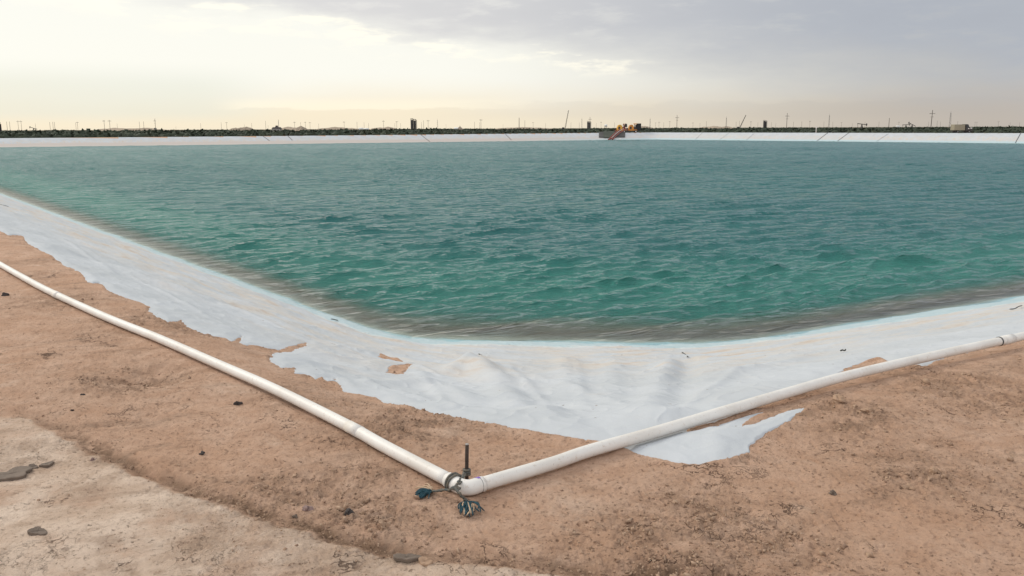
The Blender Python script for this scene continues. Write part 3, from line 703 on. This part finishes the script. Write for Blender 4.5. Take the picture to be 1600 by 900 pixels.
def tuft(root, tip, spread, n, seed, m_, name):
    r2 = np.random.default_rng(seed); mb = MB(); dv = tip-root; L = np.linalg.norm(dv); dv /= L; sd2 = np.cross(dv, up)
    for k in range(n):
        a_ = r2.normal(0, .38)*spread; ll = L*r2.uniform(.35, .95)
        e_ = root+(dv*math.cos(a_)+sd2*math.sin(a_))*ll; e_[2] = max(.004, r2.uniform(.003, .012))
        mid = (root+e_)/2+np.array([0,0,r2.uniform(.002,.016)])+sd2*r2.normal(0,.010); e_ = e_+sd2*r2.normal(0,.006)
        mb.tube(R_(dense([root, mid, e_], 4)), [.0034]*4+[.0030]*4+[.0012], 5)
    return mb.build(name, m_, rope, True)
tl_ = locate(647, 778, .006); tb = locate(733, 809, .006)
tuft(t1, tl_, .8, 40, 1, M_tuft, 'frayed_end'); tuft(t1+np.array([0,.01,0]), locate(655,757,.01), .8, 9, 2, M_tuftpale, 'bleached_fibres')
tuft(t2, tb, .62, 36, 3, M_tuft, 'frayed_end'); tuft(t2, locate(736,812,.006), .5, 9, 4, M_tuftpale, 'bleached_fibres')

# ------------------------------------------------------------------ stones, flakes, debris
def ground_z(p):
    i = np.argmin((gx-p[0])**2+(gy-p[1])**2); return float(GZ[i])
near_idx = np.where(gr_ < 40)[0]
def ground_z(p):
    j = near_idx[np.argmin((gx[near_idx]-p[0])**2+(gy[near_idx]-p[1])**2)]; return float(GZ[j])
def stone(px, py, wpx, m_, label, name='stone', cat='stone', flat=.7, seed=1, dep=.8):
    q = on_land(px, py); D = math.hypot(q[0], q[1]); s = wpx/1360*D/2
    q[2] = ground_z(q)+s*flat*.35
    o_ = MB().blob((0,0,0), (s, s*dep, s*flat), seed, .45, 14, 10).build(name, m_, None, False); o_.location = q; o_.rotation_euler = (0,0,seed)
    return tag(o_, label, cat)
stone(372,631,11,M_stone,'small black stone alone on the soil below the left pipe run',seed=1)
stone(546,804,17,M_stone,'dark rounded stone at the edge of the wheel rut',seed=2)
stone(481,800,14,M_pinkst,'small pinkish stone beside the wheel rut left of the dark rounded stone',seed=3)
stone(602,829,20,M_clod,'pale rounded clay clod among the loose soil below the elbow',name='clay_clod',cat='clod',seed=4)
stone(316,707,7,M_stone,'tiny dark pebble on the open soil in the lower left',name='pebble',cat='pebble',seed=5)
stone(113,644,5,M_stone,'tiny dark pebble close to the start of the wheel rut',name='pebble',cat='pebble',seed=6)
stone(130,620,5,M_stone,'tiny dark pebble above the wheel rut near the dark hollow',name='pebble',cat='pebble',seed=16)
stone(8,463,8,M_stone,'small dark pebble by the left edge under the pipe',name='pebble',cat='pebble',seed=7)
stone(1301,772,12,M_flake,'small dark pebble on the right hand soil',name='pebble',cat='pebble',seed=8)
stone(1420,768,13,M_clod,'larger clay clod in the rough patch on the right',name='clay_clod',cat='clod',seed=9)
stone(1460,740,14,M_clod,'angular clay clod at the top of the rough patch on the right',name='clay_clod',cat='clod',seed=10)
stone(1310,634,22,M_clod,'lumpy clay clod just below the right pipe run',name='clay_clod',cat='clod',seed=11)
stone(1355,648,24,M_clod,'flat crumbled clay clod right of the lumpy clod',name='clay_clod',cat='clod',flat=.4,seed=12)
stone(461,809,9,M_flake,'small dark stone on the pale road edge',seed=13)
stone(146,719,6,M_pinkst,'small pinkish pebble lying in the wheel rut',name='pebble',cat='pebble',seed=14)
def flake(px, py, wpx, hpx, label, seed, th_=.008, m_=M_flake):
    r2 = np.random.default_rng(seed); c = locate(px, py, .004); c[2] = ground_z(c)+.004; D = math.hypot(c[0], c[1]); sx_ = wpx/1360*D/2; sy_ = hpx/1360*D/2/math.sin(math.atan(1.6/D))
    n = 22; V = []; ph = r2.uniform(0, 6.28, 4)
    ra = [1+.16*math.sin(2*a_+ph[0])+.12*math.sin(3*a_+ph[1])+.08*math.sin(5*a_+ph[2])+r2.normal(0,.04) for a_ in np.arange(n)*2*math.pi/n]
    for rad, z in ((1.,-.006),(1.,th_*.7),(.9,th_),(.45,th_*.8),(0.01,th_*.7)):
        for k in range(n):
            a_ = k*2*math.pi/n; V.append((math.cos(a_)*sx_*ra[k]*rad, math.sin(a_)*sy_*ra[k]*rad, z+r2.normal(0,.0008)+.006*rad*math.cos(a_+ph[3])))
    Fc = [(j*n+k, j*n+(k+1)%n, (j+1)*n+(k+1)%n, (j+1)*n+k) for j in range(4) for k in range(n)]
    o_ = MB().add(V, Fc).build('mud_flake', m_, None, False); o_.location = c
    return tag(o_, label, 'mud flake')
flake(20,741,52,15,'large dark mud flake at the left edge of the pale road',21)
flake(51,728,12,4,'tiny dark mud flake right of the large one',22,.006)
flake(73,724,22,6,'thin dark mud flake right of the tiny flake on the left',23,.006)
flake(60,838,24,9,'lone curled mud flake on the pale road in the lower left',24)
flake(635,873,40,13,'dark mud flake at the bottom edge below the elbow',25)
flake(664,878,22,8,'pale broken mud flake touching the dark one at the bottom',26,.008,M_clod)
flake(430,719,3,2,'very small pale mud flake on the rut bank',27,.004,M_clod)
def twig(px, py, wpx, label, seed, slope=0.):
    q = on_land(px, py, .03); q2 = on_land(px+wpx, py+slope, .03); r2 = np.random.default_rng(seed)
    q[2] = max(WZ, float(Hbase(np.array(q[0]),np.array(q[1]))))+.025; q2[2] = max(WZ, float(Hbase(np.array(q2[0]),np.array(q2[1]))))+.025
    P_ = [q+(q2-q)*k+np.array([0,r2.normal(0,.012),r2.uniform(0,.01)]) for k in np.linspace(0,1,5)]
    mb = MB().tube([p-q for p in dense(P_,3)], [.002]+[.007]*(len(dense(P_,3))-2)+[.003], 6)
    o_ = mb.build('debris', M_twig, None, True); o_.location = q
    return tag(o_, label, 'debris')
twig(517,498,11,'dark scrap on the wet cloth at the left bend of the waterline',1,1)
twig(748,551,9,'dark curled scrap at the top of the big liner fold',2,9)
twig(1066,549,9,'dark scrap beside the ridge of the middle liner fold',3,6)
twig(970,554,9,'small dark scrap floating left of the middle liner fold',4)
twig(1312,547,10,'thin dark scrap on the right waterline',5,-1)
twig(1578,482,20,'dark strip of weed at the right edge of the waterline',6,-6)
twig(0,319,14,'short dark stick on the liner at the left edge',7,4)
# loose crumbs of soil nobody could count
def crumbs():
    icoV = []; ico = MB().blob((0,0,0), (1,1,1), 1, .5, 6, 4); base_ = np.array(ico.v); tri = []
    for f in ico.f: tri += [(f[0],f[1],f[2])]+([(f[0],f[2],f[3])] if len(f) == 4 else [])
    tri = np.array(tri); N = 5200
    px = rng.uniform(-60, 1660, N*6); py = rng.uniform(400, 905, N*6)
    D0 = np.array([pix_ray(a, b_) for a, b_ in zip(px, py)]); k = -CAMZ/D0[:,2]; X_ = D0[:,0]*k; Y_ = D0[:,1]*k
    sub = near_idx[(gy[near_idx] > 0)&(np.abs(TH.ravel()[near_idx]) < .6)]
    ri = np.clip(np.searchsorted(rr, np.hypot(X_, Y_)), 0, NR-1); ti = np.clip(np.searchsorted(th, np.arctan2(X_, Y_)), 0, NT-1); j = ri*NT+ti
    rgv = rough[j]; keep = (sdp[j] < -.02) & (rng.random(len(j)) < ((.03+.75*rgv**1.3)+.5*(np.abs(rsd[j]+.06) < .05)+.30*(sdp[j] > -.09))*np.where(rsd[j] > .02, .12, 1.))
    j = j[keep][:N]; n = len(j)
    s = np.clip(np.exp(rng.normal(-5.75, .5, n)), .0015, .016)*(.8+.5*rough[j])
    A = rng.uniform(0, 6.28, n); sc = rng.uniform(.6, 1.2, (n, 3))*s[:, None]; bb = base_[None]*sc[:, None]
    ca, sa = np.cos(A)[:, None], np.sin(A)[:, None]
    V = np.stack([bb[...,0]*ca-bb[...,1]*sa+gx[j][:,None], bb[...,0]*sa+bb[...,1]*ca+gy[j][:,None], bb[...,2]+(GZ[j]+s*.25)[:,None]], 2).reshape(-1, 3)
    return V, (tri[None]+(np.arange(n)*len(base_))[:, None, None]).reshape(-1, 3)
V, T = crumbs()
M_crumb, g, b, o = mat('soil_crumb'); p = g.pos(); g.put(b.inputs['Base Color'], g.mix(g.ss(g.noise(p, 30., 3), .35, .65), (.26,.165,.11), (.44,.30,.205))); b.inputs['Roughness'].default_value = .95
tag(link_mesh('gravel', np_mesh('gravel', V, T), M_crumb, smooth=False), 'loose crumbs and clods of dry soil scattered on the ground', 'gravel', kind='stuff')

# ------------------------------------------------------------------ far bank machinery
def wheel(mb, c, r, wd_, n=16): mb.tube([(c[0],c[1]-wd_/2,c[2]),(c[0],c[1]+wd_/2,c[2])], r, n)
def pump(px, D, label, body, rz, big):
    x_, y_ = at_depth(px, D); o_ = empty('pump_unit', (x_, y_, FC), label, 'pump', 'yellow pump units on the far bank', rz)
    fr_ = MB().box((0,0,.48), (3.5,1.3,.16)).box((-1.95,0,.45), (.6,.12,.1)); fr_.box((-1.5,.5,.2),(.12,.12,.4)).box((1.5,-.5,.2),(.12,.12,.4)); fr_.build('frame', M_dark, o_)
    for sy in (-.7, .7):
        mb = MB(); wheel(mb, (.5,sy,.36), .36, .22); wo = mb.build('wheel', M_black, o_); mb = MB(); wheel(mb, (.5,sy*1.03,.36), .17, .24); mb.build('rim', M_white, wo)
    V = []; 
    prof = [(-1.5,.56),(-1.45,1.5),(-1.2,2.05),(-.75,2.25),(-.3,2.1),(-.05,1.55),(0,.56)]
    for sy in (-.6,.6): V += [(a_, sy, b2) for a_, b2 in prof]
    n = len(prof); Fc = [tuple(range(n)), tuple(range(2*n-1,n-1,-1))]+[(k,(k+1)%n+0,(k+1)%n+n,k+n) for k in range(n)]
    MB().add(V, Fc).build('hood', body, o_)
    MB().box((-.95,-.62,1.35),(.5,.06,.7)).build('louvre', M_dark, o_)
    en = MB().box((.45,0,1.1),(.8,.8,1.0)).tube([(.3,0,1.6),(.3,0,2.35),(.45,0,2.5)], .1, 8).tube([(.7,.2,1.5),(.7,.2,2.2)], .16, 8); en.build('engine', M_red if not big else M_dark, o_)
    MB().box((.5,0,.75),(1.0,1.1,.3)).build('fuel_tank', body, o_)
    if big:
        MB().box((1.45,0,1.62),(1.2,1.25,1.9),(.94,.94)).build('radiator', M_black, o_)
        MB().box((.55,0,2.45),(1.1,.9,.22)).build('canopy_panel', M_orange, o_)
    else:
        MB().box((1.1,0,2.0),(.55,.9,.95),(.8,.8)).build('air_filter', M_dark, o_)
        MB().tube([(.2,-.5,2.3),(1.0,-.5,2.5)], .09, 8).build('exhaust', M_red, o_)
    MB().tube([(-1.5,0,.8),(-1.9,-.2,.75),(-2.1,-.8,.5)], .14, 10).build('suction_port', M_red, o_)
    return o_
p1 = pump(973, 249, 'yellow trailer pump nearest the dark mat on the far bank', M_yellow, .10, False)
p2 = pump(991, 251, 'orange yellow trailer pump with tall black radiator on the far bank', M_orange, .06, True)
def slope_sheet(px0, px1, t0, t1, m_, name, label, cat, lift=.12):
    V = []; n = 10
    for tk in np.linspace(t0, t1, 7):
        for k in range(n+1):
            q = far_bank(px0+(px1-px0)*k/n, 'L', tk); q[2] += lift+.05*math.sin(k*1.7+tk*9)*.6; V.append(q)
    a = np.array(V); th2 = a-np.array([0,0,.06]); N_ = len(V)
    Fc = [(i*(n+1)+k, i*(n+1)+k+1, (i+1)*(n+1)+k+1, (i+1)*(n+1)+k) for i in range(6) for k in range(n)]
    F2 = [tuple(j+N_ for j in f[::-1]) for f in Fc]
    return tag(MB().add(list(a)+list(th2), Fc+F2).build(name, m_, None, True), label, cat)
slope_sheet(937, 978, -.06, .72, M_mat, 'plastic_mat', 'dark grey mat laid on the far slope under the red hoses', 'mat')
slope_sheet(944, 961, -.10, .80, M_matg, 'tarpaulin', 'olive tarpaulin lying across the dark mat on the far slope', 'tarpaulin', .22)
def hose(a, b_, label, m_, r, lift):
    q = [far_bank(a+(b_-a)*k, 'L', -.35+1.45*k)+np.array([0,0,lift+.25*math.sin(math.pi*k)]) for k in np.linspace(0,1,8)]
    o_ = empty('suction_hose', q[0], label, 'hose', 'red hoses running from the pumps into the pond')
    MB().tube([p_-q[0] for p_ in dense(q,3)], r, 10).build('hose_body', m_, o_, True)
    e = q[-1]-q[0]; MB().tube([e+np.array([.3,.5,.12]), e-np.array([.15,.3,.05])], r*1.5, 10).build('strainer', M_hose, o_, True)
hose(970, 952.5, 'left red suction hose running from the yellow pump into the water', M_hose, .12, .25)
hose(980, 958.5, 'right red suction hose running from the yellow pump into the water', M_hose, .13, .35)
hose(975.5, 955.7, 'pale pink hose lying between the two red suction hoses', M_hosepale, .11, .45)
fx = far_bank(970.5, 'L', 1.12); fl = empty('float', (fx[0], fx[1], WZ), 'small white float on the water below the dark mat', 'float')
MB().blob((0,0,.15), (.28,.28,.25), 1, .02, 12, 8).build('buoy', M_white, fl, True); MB().tube([(0,0,.35),(0,0,.5)], .05, 8).build('eyelet', M_dark, fl)

# truck on the far right berm
tx, ty = at_depth(1503, 188); tr = empty('utility_truck', (tx, ty, FC-.02), 'small truck with tan box body and dark cab on the far right berm', 'truck', None, .05)
MB().box((0,0,.45),(4.2,1.5,.16)).build('chassis', M_dark, tr)
MB().box((-.75,0,1.22),(2.3,1.6,1.2),(.98,.98)).build('cargo_box', M_tan, tr)
cb = MB(); V = [(.55,-.78,.55),(2.1,-.78,.55),(2.1,-.78,1.0),(1.45,-.72,1.12),(1.15,-.66,1.85),(.55,-.66,1.88)]; V += [(a_,-b2,c2) for a_,b2,c2 in V]
cab = cb.add(V, [(0,1,2,3,4,5),(11,10,9,8,7,6)]+[(k,k+6,(k+1)%6+6,(k+1)%6) for k in range(6)]).build('cab', M_dark, tr)
MB().box((.95,-.74,1.42),(.5,.04,.42)).build('window', M_glass, cab); MB().box((1.75,-.80,1.05),(.35,.06,.24)).build('headlight', M_white, cab); MB().box((1.2,-.80,.95),(.25,.06,.2)).build('headlight', M_white, cab)
for cx_, sy in ((-1.1,-.66),(-1.1,.66),(1.4,-.66),(1.4,.66)):
    mb = MB(); wheel(mb, (cx_,sy,.34), .34, .24); w_ = mb.build('wheel', M_black, tr); mb = MB(); wheel(mb, (cx_,sy*1.02,.34), .16, .26); mb.build('rim', M_steel, w_)
# marker post on the far right berm
mx_, my_ = at_depth(1276.5, 214); mk = empty('marker_post', (mx_, my_, .2), 'short white marker post with small plate on the far right berm', 'sign')
MB().box((0,0,.65),(.12,.12,1.3)).build('post', M_white, mk); MB().box((0,-.08,1.35),(.42,.03,.3)).build('plate', M_white, mk)

# tanks and buildings on the plain
GB = -.75
def tank(px, top, wpx, D, n, label, m_=M_tank, cat='tank', rail=True):
    x_, y_ = at_depth(px, D); yh = 200+3*(800-px)/800; h = CAMZ+(yh-top)/1360*D-GB; W_ = wpx/1360*D; r = W_/n/2
    o_ = empty('storage_tank', (x_, y_, GB), label, cat)
    for k in range(n):
        cx_ = -W_/2+r+2*r*k; hk = h*(1-.05*(k % 2))
        s_ = MB().tube([(cx_,0,0),(cx_,0,hk*.97),(cx_,0,hk)], [r*.97,r*.97,r*.5], 18).build('shell', m_, o_, False)
        if rail:
            rl = MB()
            for a_ in np.arange(6)*math.pi/3: rl.tube([(cx_+r*.9*math.cos(a_), r*.9*math.sin(a_), hk*.95),(cx_+r*.9*math.cos(a_), r*.9*math.sin(a_), hk+h*.1)], .07, 5)
            rl.tube([(cx_+r*.9*math.cos(a_), r*.9*math.sin(a_), hk+h*.1) for a_ in np.linspace(0,6.283,13)], .08, 5); rl.build('railing', M_dark, s_)
    MB().tube([(W_/2+.25,-.2,0),(W_/2+.25,-.2,h)], .12, 6).build('ladder', M_dark, o_)
    return o_
tank(647, 187.5, 8.6, 420, 2, 'tall dark twin tank tower rising above the scrub left of centre')
tank(921, 190.5, 5.6, 700, 2, 'dark twin tank battery left of the yellow pumps on the skyline')
tank(1196, 189, 5.4, 800, 2, 'dark twin tank battery right of the right hand crane boom')
tank(-2, 193.5, 9, 330, 1, 'dark tank cut off by the left edge of the picture')
for px, D, W_, H_, lb_ in [(573,560,3.2,2.7,'low white tank above the scrub right of the skyline shed'),(716,520,4.2,2.9,'low white tank on the skyline right of the tall dark tower'),(947.5,600,1.8,4.6,'small bright white tank on the skyline left of the yellow pumps'),(1404,700,2.5,3.2,'small pale tank on the skyline left of the right hand pump jacks'),(565,610,3.,3.,'low white tank left of the other one right of the shed')]:
    x_, y_ = at_depth(px, D); o_ = empty('storage_tank', (x_, y_, GB), lb_, 'tank'); 
    MB().tube([(-W_/2,0,H_-.7),(W_/2,0,H_-.7)], .75, 14).build('shell', M_white, o_, True); [MB().box((q*W_/3,0,(H_-1.2)/2),(.2,1,H_-1.2)).build('saddle', M_steel, o_) for q in (-1,1)]
x_, y_ = at_depth(433.5, 520); sh_ = empty('shed', (x_, y_, GB), 'low pale shed with dark stepped roof on the left skyline', 'shed')
MB().box((0,0,1.3),(4.6,4,2.6)).build('wall', M_wall, sh_)
rf = MB().add([(-2.7,-2.2,2.6),(2.7,-2.2,2.6),(2.7,2.2,2.6),(-2.7,2.2,2.6),(-2.0,-1.2,3.5),(2.0,-1.2,3.5),(2.0,1.2,3.5),(-2.0,1.2,3.5)], [(0,3,2,1),(4,5,6,7),(0,1,5,4),(1,2,6,5),(2,3,7,6),(3,0,4,7)]).build('roof', M_roof, sh_)
MB().box((0,0,3.95),(1.6,1.5,1.0),(.6,.6)).build('vent_cupola', M_roof, rf); MB().box((-.4,-2.01,1.0),(.9,.06,1.9)).build('door', M_dark, sh_)

# pump jacks
def pumpjack(px, D, sc, tilt, flip, label):
    x_, y_ = at_depth(px, D); o_ = empty('pump_jack', (x_, y_, GB), label, 'pump jack', 'pump jacks on the skyline'); f = -1 if flip else 1
    fr_ = MB()
    for sx_ in (-1.1, 1.1):
        for sy in (-.8, .8): fr_.tube([(f*sx_*sc,sy*sc,0),(0,sy*.25*sc,4.6*sc)], .15*sc, 6)
    fr_.build('samson_post', M_dark, o_)
    def rot(a, b_): c_, s_ = math.cos(tilt), math.sin(tilt); return (f*(a*c_-b_*s_)*sc, 0, (4.7+a*s_+b_*c_)*sc)
    bm_ = MB().tube([rot(-3.2,0), rot(3.0,0)], .24*sc, 6); bo = bm_.build('walking_beam', M_dark, o_)
    MB().tube([rot(3.0,-.9), rot(3.35,-.3), rot(3.4,.3), rot(3.05,.9)], [.22*sc,.38*sc,.38*sc,.22*sc], 6).build('horse_head', M_dark, bo)
    MB().tube([rot(3.4,-.3), (rot(3.4,-.3)[0],0,0)], .05*sc, 5).build('polish_rod', M_dark, o_)
    MB().tube([rot(-3.0,0), (f*-2.6*sc,0,1.8*sc)], .12*sc, 6).build('pitman_arm', M_dark, o_)
    MB().box((f*-2.8*sc,0,1.5*sc),(1.5*sc,1.0*sc,1.3*sc)).build('counterweight', M_dark, o_)
pumpjack(53.5, 620, .78, .28, True, 'small pump jack near the left edge of the skyline')
pumpjack(1347.5, 520, .85, -.12, False, 'pump jack with broad frame left of the taller lone pole at right')
pumpjack(1416.5, 620, .8, .05, False, 'pump jack left of the tilted pump jack on the right skyline')
pumpjack(1426, 640, .85, .45, True, 'pump jack with tilted beam left of the tall pole near the truck')

# crane booms
def crane(bx, by, tx_, ty_, D, label):
    x0, y0 = at_depth(bx, D); yh = 200+3*(800-bx)/800; L = (tx_-bx)/1360*D; Hh = CAMZ+(yh-ty_)/1360*D-GB
    o_ = empty('crane', (x0, y0, GB), label, 'crane', 'cranes on the skyline')
    MB().box((-.5,0,1.1),(6,2.4,1.0)).build('carrier', M_dark, o_); MB().box((-1.4,0,2.2),(1.8,1.8,1.3),(.8,1)).build('cab', M_dark, o_)
    for cx_ in (-2.6,-1.2,1.2,2.2):
        mb = MB(); wheel(mb, (cx_,-1.1,.5), .5, .4); mb.build('wheel', M_black, o_)
    bm_ = MB(); A = np.array([0,0,2.2]); B = np.array([L,0,Hh])
    for dx in (-.28,.28):
        for dy in (-.28,.28): bm_.tube([A+np.array([dx,dy,0]), B+np.array([dx*.4,dy*.4,0])], .09, 5)
    for k in range(14):
        a_ = A+(B-A)*k/14; b2 = A+(B-A)*(k+1)/14; s_ = .28*(-1)**k; bm_.tube([a_+np.array([s_,0,0]), b2+np.array([-s_,0,0])], .06, 4)
    bm_.build('boom', M_dark, o_)
crane(884, 198, 889, 173, 620, 'crane with tall leaning boom left of the yellow pumps')
crane(1157, 197, 1165.5, 180, 700, 'crane with low leaning boom right of the yellow pumps')

# lattice masts
def mast(px, top, D, label, wd_=.55):
    x_, y_ = at_depth(px, D); yh = 200+3*(800-px)/800; h = CAMZ+(yh-top)/1360*D-GB
    o_ = empty('lattice_mast', (x_, y_, GB), label, 'mast', 'thin steel masts on the skyline'); mb = MB()
    for a_ in (0, 2.09, 4.19): mb.tube([(wd_*math.cos(a_), wd_*math.sin(a_), 0),(wd_*.35*math.cos(a_), wd_*.35*math.sin(a_), h)], .07, 4)
    for k in range(16):
        z0, z1 = h*k/16, h*(k+1)/16; f0, f1 = wd_*(1-.65*k/16), wd_*(1-.65*(k+1)/16); a_ = 2.09*(k % 3)
        mb.tube([(f0*math.cos(a_), f0*math.sin(a_), z0),(f1*math.cos(a_+2.09), f1*math.sin(a_+2.09), z1)], .05, 4)
    mb.build('lattice', M_steel, o_); MB().tube([(0,0,h),(0,0,h+1.2)], .06, 5).build('antenna', M_steel, o_)
mast(1016.5, 186, 820, 'thin steel mast just right of the yellow pumps')
mast(910, 186, 860, 'thin steel mast just left of the twin tanks beside the pumps')
mast(1135.5, 184, 760, 'thin steel mast left of the right hand crane boom')
mast(1296, 180.5, 760, 'thin steel mast right of the white marker post')
mast(1485, 176.5, 620, 'stout grey steel mast left of the small truck', .8)
mast(684.5, 187.5, 900, 'faint steel mast right of the tall dark tower')
mast(436.5, 188, 900, 'faint steel mast behind the shed with the dark roof')

# utility poles; the second number is where the top shows, the third the kind
POLES = [(12.5,190,0),(16.8,190,0),(32.5,188.3,2),(57,193,0),(82,190.5,3),(87,190.5,0),(120,192,0),(122.7,190,1),(164.5,187.5,1),(173,187.5,1),(184.5,193,0),(219.5,190,0),(226,189.5,0),(244,185.5,4),(276,197,0),
 (315,192.5,0),(347,191,0),(355.5,190.5,1),(383,193.5,0),(394.5,192,0),(416.5,189,0),(420,195,0),(461.5,190,1),(471,191,0),(478.5,190,1),(485.5,190.5,1),(499,193,0),(539,189.5,1),(559,190.5,0),(570,191,0),(577,192,0),(600.5,188,1),(618,192,0),(621,189,1),(627,192.5,0),(659.7,191,0),(663,188.3,0),(670,187.3,1),(698,194,0),(719.5,195,0),(742.5,190.3,0),(750.5,191,0),(752.5,186,1),(787,194,0),(812,184,5),(821,188,0),(834,190.5,1),(853.5,192,0),
 (893,191,0),(906,191,0),(922.7,183,4),(932.5,192,0),(940,190,1),(961,191,0),(1025,191,1),(1030.5,190,1),(1038,191,0),(1047.3,189,1),(1058.5,180,4),(1083.5,191,1),(1094.5,192,0),(1104.5,189.3,0),(1151,190,0),(1156,189,0),(1174,189.2,1),(1185,191,0),(1206,191,0),(1213,192,0),(1230,177,4),(1240.5,190,0),(1253.5,189.5,0),(1266,188.5,1),(1288,190,0),(1302,190,0),(1315.5,190.5,1),(1332.5,192,0),(1352,190,0),(1374,190,0),(1389.7,184.5,5),(1405,190,1),(1451.5,190,0),(1455.5,172.5,4),(1465,188.5,0),(1470,190,0),(1497,189,0),(1525.5,190,2),(1560.5,189,1),(1579,191,0),(1594,190,0)]
LMK = [(0,'the dark tank at the left edge'),(53.5,'the leftmost pump jack'),(244,'the left double crossarm pole'),(433,'the dark roofed shed'),(647,'the tall dark tower'),(886,'the tall crane boom'),(985,'the yellow pumps'),(1058.5,'the tall pole right of the pumps'),(1161,'the low crane boom'),(1230,'the tall pole left of the marker post'),(1276,'the white marker post'),(1347,'the broad pump jack'),(1455.5,'the tallest pole'),(1504,'the small truck')]
ORD = ['first','second','third','fourth','fifth','sixth','seventh','eighth','ninth','tenth','eleventh','twelfth','thirteenth','fourteenth']
KIND = {0:'thin utility pole',1:'utility pole with crossarm',2:'twin legged utility pole',3:'slim utility pole pair',4:'tall pole with two crossarms',5:'stout bare pole'}
special = {244:'tall utility pole with two crossarms and transformers on the left skyline',1058.5:'tall dark utility pole with crossarm right of the yellow pumps',1230:'tall dark utility pole with crossarm left of the white marker post',1455.5:'tallest dark utility pole with crossarms on the right skyline',922.7:'dark utility pole with crossarms directly behind the twin tanks',812:'stout bare utility pole midway between the tall dark tower and crane'}
count = {}
for px, top, kd in POLES:
    yh = 200+3*(800-px)/800; HP = {0:9.,1:10.,2:11.,3:9.,4:12.5,5:10.}[kd]
    D = (HP+GB-CAMZ)*1360/(yh-top); D = min(D, 1500); HP = CAMZ+(yh-top)/1360*D-GB
    li = max(i for i, (lx, _) in enumerate(LMK) if lx <= px); count[li] = count.get(li, 0)+1
    lab = special.get(px) or '%s, %s pole right of %s' % (KIND[kd], ORD[count[li]-1], LMK[li][1])
    x_, y_ = at_depth(px, D); po = empty('utility_pole', (x_, y_, GB), lab, 'utility pole', 'utility poles along the skyline', rng.uniform(-.5,.5))
    rp = .13 if kd != 5 else .24
    if kd == 4: rp = .2
    lean_ = rng.normal(0, .05)
    if px == 1455.5: lean_ = .25
    if kd == 2 or kd == 3:
        s_ = 1.6
        for q in (-s_, s_): MB().tube([(q,0,-.2),(q,0,HP)], [rp*1.1, rp*.8], 6).build('shaft', M_wood, po)
        if kd == 2: MB().box((0,-.2,HP-1.0),(6.2,.18,.22)).build('crossarm', M_wood, po)
        continue
    MB().tube([(0,0,-.2),(lean_,0,HP)], [rp*1.15, rp*.75], 6).build('shaft', M_wood, po)
    if kd in (1, 4):
        ca = MB().box((lean_,-.22,HP-(.9 if kd == 1 else 2.2)),(2.6 if kd == 1 else 3.4,.16,.2)).build('crossarm', M_wood, po)
        for q in (-1.1, -.4, .9): MB().tube([(q+lean_,-.22,HP-(.8 if kd == 1 else 2.1)),(q+lean_,-.22,HP-(.5 if kd == 1 else 1.8))], .08, 5).build('insulator', M_steel, ca)
    if kd == 4: MB().box((lean_,-.22,HP-4.2),(1.8,.14,.18)).build('crossarm', M_wood, po)
    if px == 244:
        for q in (-.9, .9): MB().tube([(q,-.3,2.2),(q,-.3,3.9)], .55, 10).build('transformer', M_steel, po)
print('scene built', len(bpy.data.objects))
